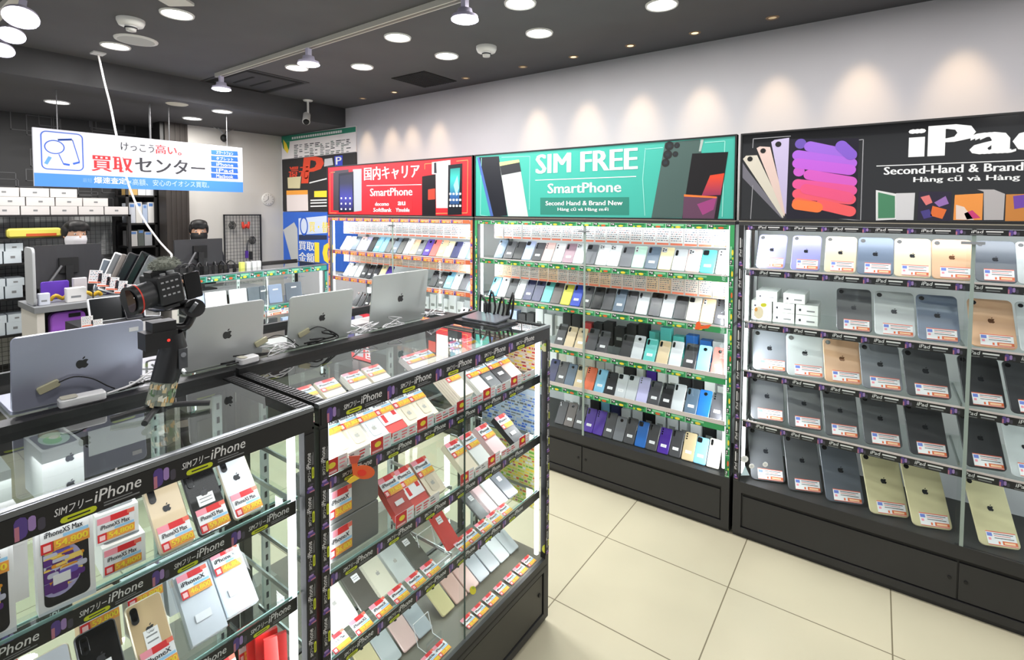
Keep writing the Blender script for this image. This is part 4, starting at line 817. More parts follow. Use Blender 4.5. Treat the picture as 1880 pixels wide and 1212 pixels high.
# ------------------------------------------------------------------ laptops on the counter
def laptop(ya, yb, zt, rgb, label, xl=-1.362, open_deg=97, cable=None):
    W = yb-ya; H = zt-1.1; t = thing('laptop', label, 'laptop', (xl, (ya+yb)/2, 1.0925), (0, 0, D(90)), 'open laptops on the glass counter')
    m = mat(rgb, .32, .35); a = D(open_deg-90)
    MB().slab(W, W*.66, .008, 0, .008, m, Matrix.Translation((0, W*.33+.004, 0)), .001).build('keyboard_base', t)
    k = MB(); k.box((-W*.44, W*.1, .008), (W*.44, W*.34, .0085), mat((30, 30, 32), .5)); k.box((-W*.17, W*.4, .008), (W*.17, W*.6, .0084), mat(tuple(int(c*.9) for c in rgb), .3)); k.build('keyboard', t)
    lid = MB().slab(W, H, .010, 0, .006, m, FRONT @ Matrix.Translation((0, H/2, 0)), .0012, side=m).build('laptop_lid', t, (0, .004, .0075), (D(open_deg-90), 0, 0))
    MB().box((-W*.47, .0, .006), (W*.47, .0006, H*.96), mat((14, 14, 18), .08)).build('screen', lid)
    lg = MB(); apple(lg, 0, H*.5, H*.155, mat((52, 52, 54), .25), FRONT, .0065); lg.build('fruit_logo', lid)
    return t, lid
l1, lid1 = laptop(.223, .443, 1.252, (176, 180, 200), 'large blue-grey laptop with a white sticker, nearest the gimbal and cut short at its side')
l2, lid2 = laptop(.534, .726, 1.258, (206, 210, 210), 'silver laptop just behind the camera gimbal')
l3, lid3 = laptop(.800, 1.017, 1.252, (200, 206, 204), 'silver laptop with a clipped security cable, in front of the white tube light')
l4, lid4 = laptop(1.092, 1.348, 1.284, (200, 206, 204), 'tall silver laptop standing before the red-signed phone case')
MB().box((.082, -.0072, .128), (.1, -.006, .137), PAPER).build('white_sticker', lid1)
for lid, px in ((lid1, -.055), (lid3, -.06), (lid2, .09)):
    MB().slab(.036, .016, .004, .006, .012, mat((196, 192, 160), .4), FRONT @ Matrix.Translation((px, .04, 0)) @ Matrix.Rotation(.35, 4, 'Z')).build('alarm_sensor', lid)
    MB().tube([(px+.015, -.0115, .046), (px+.04, -.013, .052), (px+.07, -.014, .04), (px+.095, -.016, .018), (px+.11, -.014, .006)], .0014, BLACK, sub=4).build('sensor_cable', lid)
WC = mat((232, 232, 234), .4)
def adapter(y, x, lab, r=10, w=.075): 
    o = MB().slab(w, .03, .006, 0, .018, WC, I4, .003).build('charger', loc=(x, y, 1.1055), rot=(0, 0, D(90+r)), label=lab, cat='charger')
    MB().slab(w*.35, .028, .005, .0185, .019, mat((200, 196, 180), .5), Matrix.Translation((-w*.28, 0, 0)), .0004).build('adapter_label', o)
adapter(.318, -1.298, 'white laptop charger lying on the black rail before the blue-grey laptop', -4); adapter(.655, -1.30, 'white laptop charger on the rail before the silver laptop behind the gimbal', 4, .05)
def tangle(y0, y1, n, lab, m=WC, r=.0016, seed=1, x=-1.315, zt=.03):
    rd = random.Random(seed); pts = []
    for i in range(n):
        pts.append((x+rd.uniform(-.025, .02), rd.uniform(y0, y1), 1.1075+r+rd.random()**2*zt))
    MB().tube(pts, r, m, 6, sub=5).build('power_cable', loc=(0, 0, 0), label=lab, cat='cable')
tangle(.40, .47, 16, 'bundle of white cable beside the blue-grey laptop and gimbal', seed=2, zt=.035)
tangle(.70, .80, 18, 'bundle of white cable between the gimbal laptop and the next one', seed=3)
tangle(.98, 1.10, 22, 'thick tangle of white cable between the two silver laptops', seed=4, zt=.04); tangle(1.11, 1.2, 12, 'small white cable loops before the tall silver laptop', seed=5)
tangle(1.30, 1.42, 12, 'white cable coil past the tall silver laptop', seed=6); tangle(.83, .965, 12, 'black cables tangled on the rail between silver laptops', BLACK, .0025, 7, zt=.03)
tangle(.60, .74, 8, 'black cable on the rail beside the gimbal laptop', BLACK, .002, 8, zt=.012); tangle(.38, .52, 8, 'black cable on the rail at the gimbal foot', BLACK, .002, 9, zt=.012)
MB().tube([(-1.30, .36, 1.112), (-1.30, .40, 1.118), (-1.305, .43, 1.13)], .0025, WC, sub=4).build('charging_lead', loc=(0, 0, 0), label='straight white lead running from the charger to the cable bundle', cat='cable')

# ------------------------------------------------------------------ camera on a gimbal
gb = Vector((-1.16, .405, 1.0905)); G = lambda px, py, dx=0: at(px, py, 0, -1.16+dx)-gb
gm = thing('gimbal_stabilizer', 'black handheld gimbal on a small tripod, standing on the counter glass', 'gimbal', gb)
GB = mat((28, 28, 30), .35); GB2 = mat((44, 44, 46), .5)
c0 = Vector((.0, .0, .012))
for e in ((-.014, -.076, .008), (.05, .075, .008), (.06, -.045, .008)):
    MB().tube([c0, c0.lerp(Vector(e), .5)+Vector((0, 0, .002)), e], .0058, GB2, 8, sub=3).build('tripod_leg', gm)
MB().cyl((0, 0, 0.003), (0, 0, .02), .014, .014, GB, 16).build('tripod_hub', gm)
mbh = MB(); mbh.cyl((0, .001, .018), G(302, 700), .0245, .023, mat((150, 156, 140), .2, .3), 20); rd = random.Random(5)
hd = (G(302, 700)-Vector((0, .001, .018)))
for k in range(36):
    z = rd.uniform(.1, .95); a = rd.uniform(-1.4, 1.4); p = Vector((0, .001, .018))+hd*z; c = rd.choice([(90, 120, 80), (210, 190, 150), (190, 150, 90), (120, 130, 120), (230, 228, 214)])
    n = Vector((math.cos(a), math.sin(a), 0)); s_ = Vector((-math.sin(a), math.cos(a), 0)); u_ = hd.normalized(); q = p+n*(.0245+.0003*k/36)
    mbh.add([q-s_*.004-u_*.004, q+s_*.004-u_*.006, q+s_*.003+u_*.006, q-s_*.004+u_*.003], [(0, 1, 2, 3)], mat(c, .3))
mbh.build('patterned_grip', gm)
MB().cyl(G(302, 700), G(318, 640), .0245, .025, GB, 20).cyl(G(318, 640), G(314, 612), .025, .021, GB, 20).build('handle', gm)
ctl = MB().box((-.002, -.008, -.02), (.004, .008, .02), mat((70, 72, 76), .4)).build('control_pad', gm, G(322, 655)+Vector((.0235, .004, 0)))
MB().cyl(Vector((.004, 0, .008)), Vector((.006, 0, .008)), .005, .005, mat((130, 132, 138), .4), 12).build('button', ctl)
mb = MB(); p = G(297, 620); mb.box((p.x-.02, p.y-.035, p.z-.018), (p.x+.02, p.y+.022, p.z+.016), GB); p = G(305, 598); mb.box((p.x-.018, p.y-.03, p.z-.008), (p.x+.018, p.y+.012, p.z+.012), GB)
mo = mb.build('pan_motor', gm); MB().ball((0, 0, 0), .003, .003, .003, mat((220, 50, 40), .4, 0, 1)).build('status_lamp', mo, G(302, 622)+Vector((.0205, 0, 0)))
MB().tube([G(310, 601), G(338, 600), G(348, 588), G(356, 572)], .009, GB, 10, sub=4).build('roll_arm', gm)
MB().cyl(G(350, 562, -.022), G(358, 566, .022), .019, .019, GB2, 20).cyl(G(352, 563, .022), G(358, 566, .025), .013, .012, mat((80, 82, 86), .3), 16).build('roll_motor', gm)
MB().tube([G(350, 556), G(335, 556), G(318, 560)], .0075, GB, 10, sub=3).box(tuple(G(300, 566)+Vector((-.025, -.02, -.003))), tuple(G(330, 562)+Vector((.02, .01, -.001))), GB).build('tilt_arm', gm)
# camera: its own thing, held by the gimbal
cb = G(306, 529)+gb; RC = Matrix.Rotation(D(-18), 4, 'Z') @ Matrix.Rotation(D(8), 4, 'X')
cm = thing('mirrorless_camera', 'black camera with a stubby lens and furry grey microphone, mounted on the gimbal', 'camera', cb, (0, D(-9), D(98)))
CB = mat((26, 27, 29), .45)
MB().slab(.046, .06, .006, -.034, .034, CB, FRONT @ Matrix.Translation((-.008, .002, 0)), .003).box((-.03, -.012, .03), (.006, .014, .04), CB).box((-.028, -.036, -.034), (.0, .03, -.028), CB).cyl((.0, -.024, .03), (.0, -.024, .038), .007, .007, GREY, 12).cyl((-.016, -.026, .03), (-.016, -.026, .036), .005, .005, GREY, 12).build('camera_body', cm)
MB().cyl((-.028, -.002, -.002), (-.062, -.006, -.004), .026, .025, mat((40, 41, 44), .4), 24).cyl((-.062, -.006, -.004), (-.072, -.007, -.004), .029, .028, mat((30, 30, 32), .3), 24).build('lens', cm)
MB().cyl((-.060, -.006, -.004), (-.0625, -.006, -.004), .0292, .0292, mat((200, 50, 34), .4), 24).build('red_ring', cm)
MB().cyl((-.0722, -.007, -.004), (-.0728, -.007, -.004), .022, .022, mat((70, 50, 44), .05), 24).build('lens_glass', cm)
sc = MB().slab(.031, .054, .003, .034, .040, mat((16, 16, 17), .12), FRONT @ Matrix.Translation((.031, .0, 0)), .0006).build('flip_screen', cm)
mb = MB()
for j in range(3):
    for k in range(4): mb.box((-.026+k*.009, -.0348, .018-j*.013), (-.021+k*.009, -.0338, .021-j*.013), mat((165, 166, 170), .5))
mb.build('dial_marks', cm)
fur = MB(); rd = random.Random(8); fm = mat((134, 138, 128), .9); fur.ball((.004, .0, .047), .026, .018, .014, fm, 16)
for k in range(420):
    a = rd.uniform(0, 6.283); b = rd.uniform(-.2, 1.45); n = Vector((math.cos(a)*math.cos(b), math.sin(a)*math.cos(b), math.sin(b))); q = Vector((.004, 0, .047))+Vector((n.x*.026, n.y*.018, n.z*.014)); e = q+n*.006+Vector((rd.uniform(-.003, .003), rd.uniform(-.003, .003), -.001)); s_ = n.orthogonal().normalized()*.0011
    fur.add([q-s_, q+s_, e], [(0, 1, 2)], fm)
fur.build('furry_microphone', cm)
# hanging cable from the ceiling plug
p = at(180, 97, 2, 2.414); t = thing('ceiling_cable', 'white cable dangling from a small ceiling plate down to the demo table', 'cable', (p.x, p.y, 2.414))
MB().box((-.035, -.03, -.008), (.035, .03, 0), WHITE).build('ceiling_plate', t)
pts = []
for k, (px, py) in enumerate(((181, 99), (186, 125), (192, 152), (203, 195), (213, 245), (229, 315), (243, 358), (262, 400), (290, 440), (306, 458), (315, 468), (312, 476))): pts.append(at(px, py, 0, p.x+.02+(.30*k/11))-Vector((p.x, p.y, 2.414)))
pts[0] = Vector((0.0, 0, -.006)); MB().tube(pts, .0056, mat((236, 232, 232), .5), 8, sub=5).build('cord', t)

# ------------------------------------------------------------------ hanging banner
BX = -4.2
def Pl(y0, z0, X):
    def S(px, py): q = at(px, py, 0, X); return (q.y-y0, q.z-z0)
    return S
by0, by1, bz0, bz1 = .832, 2.107, 1.640, 2.000
t = thing('hanging_banner', 'white and blue hanging banner with red buy-back lettering over the desks', 'banner', (BX, by0, bz0)); S = Pl(by0, bz0, BX)
MB().box((-.02, 0, 0), (0, by1-by0, bz1-bz0), mat((210, 210, 218), .5)).build('banner_panel', t)
MB().box((0, 0, 0), (.0006, by1-by0, .082), mat((66, 132, 226), .5)).build('blue_band', t)
BB = mat((40, 92, 196), .5)
for yy in (.12, .63, .75, 1.16): MB().cyl((-.01, yy, bz1-bz0), (-.01, yy, 2.25-bz0), .003 if yy != .63 else .006, None, mat((120, 120, 122), .4, .5), 8).build('hanging_rod', t)
word(t, S, 'けっこう', (222, 277), (283, 280), 262, mat((40, 40, 44), .6), .01, F_=FACEX); word(t, S, '高い。', (286, 282), (333, 286), 265, mat((206, 40, 44), .6), .02, F_=FACEX)
word(t, S, '買取', (169, 313), (243, 318), 284, mat((206, 36, 42), .6), .03, F_=FACEX); word(t, S, 'センター', (249, 316), (376, 322), 288, mat((40, 40, 46), .6), .025, F_=FACEX)
word(t, S, '爆速査定', (173, 336), (232, 339), 324, mat((240, 240, 246), .6), .02, F_=FACEX); word(t, S, '×高額、安心のイオシス買取。', (236, 340), (384, 345), 328, mat((180, 200, 240), .6), .0, F_=FACEX)
word(t, S, '最短', (152, 334), (169, 336), 326, mat((120, 165, 235), .6), 0, F_=FACEX)
mb = MB(); mb.add([], [], BB)
def ring(mb, P, Q, z, m, T): n = len(P); mb.add([(p[0], p[1], z) for p in P]+[(p[0], p[1], z) for p in Q], [(i, (i+1) % n, n+(i+1) % n, n+i) for i in range(n)], m, T)
a = S(76, 312); b = S(152, 248); cx, cy, ww, hh = (a[0]+b[0])/2, (a[1]+b[1])/2+.005, b[0]-a[0], b[1]-a[1]
ring(mb, rr(ww, hh, .03, 5, cx, cy), rr(ww-.012, hh-.012, .024, 5, cx, cy), .001, BB, FACEX)
c = S(100, 270); ring(mb, ell(c[0], c[1], .05, .044, 24), ell(c[0], c[1], .044, .038, 24), .001, BB, FACEX)
mb.build('logo_print', t)
lines(t, S, [[(92, 288), (84, 301)]], mat((90, 150, 235), .5), .018, F_=FACEX); lines(t, S, [[(106, 256), (133, 257), (146, 298)], [(108, 283), (117, 302)]], BB, .005, F_=FACEX); lines(t, S, [[(106, 257), (132, 256)], [(117, 301), (128, 303)], [(134, 301), (146, 298)]], BB, .012, F_=FACEX)
for k, s_ in enumerate(('スマートフォン', 'タブレット', 'iPhone', 'iPad', 'Macbook')):
    y_ = 275+k*10.7; pic(t, S, [([(387, y_), (436, y_+3), (437, y_+11.2), (388, y_+8.5)], .001, BB)], 'blue_label', FACEX); word(t, S, s_, (397, y_+8.2), (428, y_+10), y_+2.2, WTXT, 0, z=.0016, F_=FACEX)

# ------------------------------------------------------------------ posters in the corner
def PlY(x0, z0, Y):
    def S(px, py): q = at(px, py, 1, Y); return (q.x-x0, q.z-z0)
    return S
def poster(z0, z1, x0, x1, rgb, lab):
    t = thing('wall_poster', lab, 'poster', (x0, 2.8895, z0)); MB().box((0, 0, 0), (x1-x0, .01, z1-z0), mat(rgb, .6)).build('poster_board', t); return t, PlY(x0, z0, 2.889)
PX0, PX1 = -4.955, -3.76
t, S = poster(2.015, 2.244, PX0, PX1, (232, 226, 226), 'white and green price poster highest in the corner')
pic(t, S, [([(517, 250.5), (653, 232.5), (653, 242), (517, 262)], .001, mat((40, 130, 104), .6))], 'green_band'); pic(t, S, [([(518, 262), (532, 260), (531, 272), (528, 282), (520, 272)], .0012, mat((40, 130, 80), .6)), ([(520, 256), (526, 264), (530, 276), (528, 282), (522, 274)], .0014, YEL)], 'leaf_print')
rd = random.Random(6); mb = MB()
for k in range(22): a = S(536+k*4.2, 256-k*.58); mb.box((a[0], a[1], .001), (a[0]+.028, a[1]+.022, .0014), WTXT if rd.random() < .85 else LIGHTB, FRONT)
for j in range(8):
    for k in range(11):
        a = S(540+k*9.6, 268+j*3.1-k*1.05); l = rd.uniform(.03, .08)
        if rd.random() < .8: mb.box((a[0], a[1], .001), (a[0]+l, a[1]+.008, .0014), rd.choice([INK, GREY, mat((90, 110, 100), .6)]), FRONT)
mb.build('small_lettering', t)
t, S = poster(1.482, 2.010, PX0, PX1, (34, 32, 34), 'black parking and points poster with large red letters')
word(t, S, '還元', (529, 333), (565, 326), 309, mat((216, 66, 40), .6), .03, skew=.2); word(t, S, 'P', (556, 338), (588, 334), 291, mat((222, 70, 40), .6), .04, skew=.2)
pic(t, S, [([(614, 287), (629, 285), (629, 305), (615, 307)], .001, mat((50, 70, 190), .6)), ([(596, 292), (610, 290), (612, 303), (595, 306)], .001, mat((200, 200, 204), .6)), ([(528, 326), (553, 324), (551, 346), (529, 346)], .002, mat((210, 200, 160), .6)), ([(526, 350), (565, 349), (566, 387), (527, 388)], .001, mat((228, 216, 214), .6)), ([(526, 350), (565, 349), (565, 357), (526, 358)], .0012, mat((240, 160, 60), .6)), ([(577, 351), (600, 350), (600, 362), (577, 362)], .001, YEL)])
word(t, S, 'P', (617, 303), (627, 301), 289, WTXT, .02, ); lines(t, S, [[(529, 376), (545, 366), (562, 360)], [(545, 384), (563, 372)], [(528, 384), (541, 380)]], mat((150, 90, 80), .6), .01); lines(t, S, [[(570, 368), (600, 367)], [(570, 373), (600, 372)], [(570, 379), (600, 378)], [(568, 336), (600, 328)]], WTXT, .012)
t, S = poster(.93, 1.476, PX0, PX1, (48, 100, 200), 'blue buy-back poster with yellow numerals beside the red-signed case')
pic(t, S, [([(520, 422), (540, 408), (546, 420), (548, 483), (536, 482)], .001, mat((190, 192, 192), .6)), ([(548, 401), (600, 396), (600, 428), (549, 431)], .001, mat((206, 216, 238), .6)), ([(549, 431), (600, 432), (600, 440), (549, 441)], .0012, mat((40, 50, 80), .6))])
a = S(558, 415); mb = MB(); ring(mb, ell(a[0], a[1], .07, .095, 20), ell(a[0], a[1], .052, .075, 20), .0015, BB, FRONT); mb.build('logo_print', t)
word(t, S, '買・替', (568, 426), (603, 427), 407, YEL, .02); word(t, S, '買取', (549, 459), (577, 461), 443, WTXT, .03); word(t, S, '金額', (549, 482), (577, 482), 464, WTXT, .03); word(t, S, '10', (580, 483), (615, 484), 446, YEL, .05)
# clock-like round dial on the grey wall
p = at(492, 366, 0, -4.975); t = thing('wall_clock', 'faint round white wall clock on the grey wall beside the posters', 'clock', (-4.979, p.y, p.z))
MB().lathe([(0, .012), (.058, .012), (.062, .010), (.065, 0)], mat((206, 204, 200), .4), FACEX @ Matrix.Translation((0, 0, 0)), 28).build('clock_case', t)
mb = MB()
for k in range(12): a = k*math.pi/6; mb.box((.044, -.002, .0124), (.052, .002, .0128), INK, FACEX @ Matrix.Rotation(a, 4, 'Z'))
mb.build('hour_marks', t); MB().box((-.002, 0, .013), (.002, .034, .0136), INK, FACEX).build('clock_hand', t); MB().box((-.0015, 0, .013), (.0015, .045, .0136), INK, FACEX @ Matrix.Rotation(2.2, 4, 'Z')).build('clock_hand', t)
# wire grid panel with hanging tools
gy0, gy1, gz0, gz1 = 2.30, 2.66, .93, 1.452
t = thing('wire_panel', 'black framed wire grid panel on the grey wall', 'grid panel', (-4.965, gy0, gz0)); W_, H_ = gy1-gy0, gz1-gz0
mb = MB(); 
for a, b in (((0, 0, 0), (.012, .012, H_)), ((0, W_-.012, 0), (.012, W_, H_)), ((0, 0, H_-.012), (.012, W_, H_)), ((0, 0, 0), (.012, W_, .012))): mb.box(a, b, BLACK)
mb.build('panel_frame', t); mb = MB()
for k in range(1, 12): mb.box((.003, W_*k/12-.0012, 0), (.006, W_*k/12+.0012, H_), INK)
for k in range(1, 16): mb.box((.005, 0, H_*k/16-.0012), (.008, W_, H_*k/16+.0012), INK)
mb.build('wire_mesh', t)
def tool(y, z, kind, lab):
    mb = MB()
    if kind == 'k':
        for a in (-.012, .0, .012): mb.tube([(.015, a, 0), (.02, a-.02, -.035), (.018, a, -.07), (.02, a+.02, -.035), (.015, a, 0)], .004, BLACK, 6, sub=3)
    elif kind == 'r':
        mb.tube([(.015, -.03, .02), (.018, -.025, -.04), (.018, .0, -.01), (.018, .02, -.04), (.015, .03, .02)], .012, mat((206, 60, 44), .5), 8, sub=3)
    else:
        mb.tube([(.015, 0, 0), (.02, -.012, -.05), (.02, -.014, -.1)], .005, INK, 6, sub=2); mb.box((.01, -.03, -.17), (.03, -.008, -.1), mat((80, 40, 150), .5)); mb.box((.01, .008, -.19), (.03, .032, -.11), BLACK)
    mb.cyl((0, 0, 0), (.02, 0, .004), .002, None, STEEL, 6); mb.build('hanging_tool', loc=(-4.957, y, z), label=lab, cat='tool')
tool(2.37, 1.385, 'k', 'black looped cable hung on the wire grid panel'); tool(2.50, 1.36, 'r', 'red-orange clip hung on the wire grid panel'); tool(2.52, 1.20, 'v', 'purple and black handled tool hung low on the wire grid panel'); tool(2.56, 1.235, 'k', 'dark hooks hung above the purple tool on the wire grid')

# ------------------------------------------------------------------ green-edged counter beyond the aisle
counter('display_counter', 'low glass counter edged in green, beyond the laptops, below the blue poster', 1.34, 2.30, (.84, .60), xf=-3.35, xb=-3.76, style='teal', rail=False)
for k, (a, b, yb_, yt, rgb, lab) in enumerate(((352, 378, 566, 537, (150, 160, 185), 'grey-blue closed laptop standing in the green-edged counter beside white ones'), (379, 419, 565, 532, (238, 240, 242), 'white closed laptop standing next to the grey-blue one in the green-edged counter'), (423, 456, 560, 529, (234, 238, 242), 'white closed laptop past the dark gap in the green-edged counter'), (457, 479, 557, 521, (112, 122, 132), 'dark grey closed laptop beside the white pair in the green-edged counter'), (479, 493, 555, 520, (96, 106, 116), 'narrow dark laptop in the green-edged counter'), (495, 520, 552, 518, (150, 166, 196), 'pale blue closed laptop before the white tube in the green-edged counter'), (526, 556, 545, 513, (104, 112, 124), 'dark slate laptop with a pale mark, beyond the white tube'))):
    ya = at(a, yb_, 0, -3.42).y; yb2 = at(b, yb_, 0, -3.42).y; wd = yb2-ya
    o = MB().slab(wd*.97, .13, .008, 0, .012, mat(rgb, .35, .1), FRONT @ Matrix.Translation((0, .065, -.012)), .002).build('closed_laptop', loc=(-3.42, (ya+yb2)/2, .8415), rot=(D(-8), 0, D(90)), label=lab, cat='laptop', group='closed laptops in the green-edged counter')
    if k > 3: MB().box((-.02, -.0006, .09), (.02, 0, .1), PAPER).build('white_sticker', o)
for k in range(8): put('price_tag', tag_mesh(.12, .05, '', '', False, 1), None, (-3.372, 1.41+.118*k, .765+.0), RT, 'white and orange price tag, %s from the gimbal, in the green-edged counter' % ORD[k], 'price tag', 'tags in the green-edged counter')
for k, (y, c, h) in enumerate(((1.42, 'k', .13), (1.55, 'b', .11), (1.67, 'l', .12), (1.8, 'w', .1), (1.93, 'd', .12), (2.06, 'b', .11), (2.17, 'g', .1))):
    nm, rgb = CN[c]; put('phone_carton', box_mesh(.09, .03, h, mat(rgb, .5), 'c'+c), None, (-3.48, y, .6008), RT, '%s box, %s along the lower shelf of the green-edged counter' % (nm, ORD[k]), 'box', 'boxes on the lower shelf of the green-edged counter')
for k, (px, py, rgb, lab) in enumerate(((444, 494, (226, 232, 120), 'small yellow-green carton on the green-edged counter'), (455, 493, (232, 234, 232), 'small white carton beside the yellow-green one'), (466, 491, (240, 242, 242), 'small white carton second from the yellow-green one'), (474, 490, (225, 228, 228), 'small white carton third from the yellow-green one'))):
    y = at(px, py, 0, -3.55).y; MB().box((-.014, -.014, 0), (.014, .014, .045), mat(rgb, .5)).build('small_carton', loc=(-3.55, y, 1.0905), label=lab, cat='box')
for k, px in enumerate((340, 352, 366, 380, 394, 408, 424)):
    y = at(px, 490, 0, -3.62).y; mb = MB(); mb.tube([(0, -.025, 0.004), (0, -.03, .035), (0, 0, .055), (0, .03, .035), (0, .025, .004)], .005, BLACK, 6, sub=3); mb.box((-.01, -.035, 0), (.01, -.018, .03), BLACK); mb.box((-.01, .018, 0), (.01, .035, .03), BLACK)
    mb.build('headset', loc=(-3.62, y, 1.0905), rot=(0, 0, D(20*k)), label='%s of the black headsets along the green-edged counter, counted from the gimbal' % ORD[k], cat='headset', group='black headsets on the green-edged counter')

# ------------------------------------------------------------------ buy-back desk, monitors and staff
DT = varied((120, 122, 124), .5, 6, .08)
def desk(x0, x1, y0, y1, h, lab):
    t = thing('service_desk', lab, 'desk', (x0, y0, 0)); MB().box((0, 0, h-.03), (x1-x0, y1-y0, h), DT).build('desk_top', t)
    for a, b in ((0, .03), (y1-y0-.03, y1-y0)): MB().box((.02, a, 0), (x1-x0-.02, b, h-.03), mat((214, 210, 202), .5)).build('side_panel', t)
    MB().box((.05, .03, .3), (.07, y1-y0-.03, h-.03), mat((60, 60, 62), .6)).build('back_panel', t)
desk(-4.62, -4.12, .83, 1.52, .86, 'grey topped service desk with a pale end panel under the curved monitor'); desk(-4.62, -4.12, 1.56, 2.25, .86, 'service desk before the grey wall under the flat monitor')
MK = mat((52, 52, 55), .45)
def monitor(y0, y1, z0, z1, x, lab, curved=True):
    t = thing('computer_monitor', lab, 'monitor', (x, (y0+y1)/2, .861), (0, 0, D(90))); W_ = y1-y0; n = 12 if curved else 2; mb = MB(); V = []; 
    for k in range(n+1):
        a = (k/n-.5)*2; xx = a*W_/2; yy = -.035*(1-a*a)*0+(.03*a*a if curved else 0)*-1
        for (dy, zz) in ((0, z0), (0, z1), (.018, z1), (.018, z0)): V.append((xx, yy+dy, zz-.861))
    mb.add(V, [(k*4+j, (k+1)*4+j, (k+1)*4+(j+1) % 4, k*4+(j+1) % 4) for k in range(n) for j in range(4)]+[(0, 1, 2, 3), (n*4+3, n*4+2, n*4+1, n*4)], MK); mb.build('monitor_housing', t)
    zc = (z0+z1)/2-.861; MB().box((-.05, -.02, zc-.05), (.05, 0, zc+.05), DEEP).build('rear_mount', t)
    MB().box((-.02, -.035, .01), (.02, -.015, zc), BLACK).box((-.09, -.09, 0), (.09, .05, .01), BLACK).build('monitor_stand', t)
    MB().tube([(-.04, -.03, zc), (-.1, -.05, zc-.09), (-.15, -.06, zc-.16)], .008, mat((90, 90, 92), .4), 8, sub=3).build('support_arm', t)
monitor(.845, 1.19, .99, 1.262, -4.36, 'wide curved dark monitor seen from behind, before a masked worker'); monitor(1.655, 2.01, 1.06, 1.262, -4.36, 'flat dark monitor seen from behind, near the grey wall', False)

def remesh(mb, vox, name, m):
    me = mb.mesh(name+'_raw'); o = bpy.data.objects.new('r', me); COL.objects.link(o)
    md = o.modifiers.new('r', 'REMESH'); md.mode = 'VOXEL'; md.voxel_size = vox; md.use_smooth_shade = True
    sm = o.modifiers.new('s', 'SMOOTH'); sm.factor = .5; sm.iterations = 4
    out = bpy.data.meshes.new_from_object(o.evaluated_get(bpy.context.evaluated_depsgraph_get())); bpy.data.objects.remove(o)
    out.name = name; out.materials.clear(); out.materials.append(m)
    for p in out.polygons: p.use_smooth = True; p.material_index = 0
    return out
def body_prims(mb, g, skin, part='all'):
    m = skin
    if part == 'all':
        mb.ball((0, 0, 1.315), .062, .074, .088, m, 20); mb.ball((0, -.02, 1.275), .045, .05, .045, m, 16); mb.ball((0, -.074, 1.295), .010, .014, .014, m, 10); mb.cyl((0, -.066, 1.325), (0, -.074, 1.30), .006, .009, m, 8)
        mb.ball((.063, .002, 1.305), .008, .014, .02, m, 10); mb.ball((-.063, .002, 1.305), .008, .014, .02, m, 10); mb.cyl((0, .01, 1.14), (0, .006, 1.27), .040, .036, m, 16); mb.cyl((-.018, -.067, 1.262), (.018, -.067, 1.262), .005, .005, m, 8)
    if part in ('all', 'shirt'):
        for z, rx, ry in ((.78, .125, .088), (.86, .118, .082), (.94, .122, .086), (1.02, .136, .092), (1.09, .142, .088), (1.135, .105, .07)): mb.ball((0, 0, z), rx+g, ry+g, .075+g, m, 20)
        for s in (-1, 1):
            mb.cyl((s*.135, 0, 1.12), (s*.18, -.01, .93), .040+g, .034+g, m, 14); mb.ball((s*.135, 0, 1.115), .044+g, .044+g, .044+g, m, 12)
            if part == 'all' or True: mb.ball((s*.18, -.01, .925), .034+g, .034+g, .034+g, m, 10)
            e = (s*.115, -.19, .915); k = 1 if part == 'all' else .45
            q = (s*.18-(s*.065)*k, -.01-.18*k, .93-.015*k); mb.cyl((s*.18, -.01, .93), q, .034+g, (.034-.012*k)+g, m, 12)
            if part == 'all':
                mb.ball((s*.108, -.215, .912), .03, .036, .013, m, 12)
                for f in range(4): x = s*(.128-.014*f); l = (.036, .044, .046, .038)[f]; mb.tube([(x, -.238, .912), (x-s*.002, -.238-l*.6, .914), (x-s*.003, -.238-l, .904)], .0068, m, 8, sub=2)
                mb.tube([(s*.088, -.205, .912), (s*.074, -.222, .912), (s*.070, -.24, .908)], .0078, m, 8, sub=2)
    if part in ('all', 'trousers'):
        mb.ball((0, .005, .74), .122+g, .09+g, .07+g, m, 16)
        for s in (-1, 1):
            mb.cyl((s*.062, 0, .73), (s*.07, -.01, .40), .062+g, .045+g, m, 14); mb.ball((s*.07, -.01, .40), .045+g, .045+g, .045+g, m, 12); mb.cyl((s*.07, -.01, .40), (s*.073, .015, .07), .042+g, .027+g, m, 14)
            if part == 'all': mb.ball((s*.075, -.03, .032), .034, .085, .03, m, 14)
SKIN = mat((206, 160, 132), .55)
bm_ = MB(); body_prims(bm_, 0, SKIN); BODY = remesh(bm_, .0062, 'body', SKIN)
def cloth(part, m): b_ = MB(); body_prims(b_, .008, m, part); return remesh(b_, .011, part, m)
SHIRT = cloth('shirt', mat((36, 36, 40), .8)); PANTS = cloth('trousers', mat((40, 44, 56), .8))
HM = mat((20, 18, 18), .55); hb = MB(); hb.ball((0, .018, 1.338), .072, .074, .078, HM, 20); hb.ball((0, -.028, 1.383), .066, .056, .038, HM, 16); hb.ball((.056, .01, 1.335), .02, .045, .05, HM, 12); hb.ball((-.056, .01, 1.335), .02, .045, .05, HM, 12); hb.ball((0, .05, 1.30), .055, .04, .06, HM, 14)
rd = random.Random(2)
for k in range(34): a = rd.uniform(-.05, .05); hb.tube([(a, -.045, 1.40), (a*1.2, -.07, 1.378), (a*1.3+.006, -.074+abs(a)*.3, 1.345+rd.uniform(-.012, .008))], .0075, HM, 6, sub=2)
HAIR = remesh(hb, .0055, 'hair', HM)
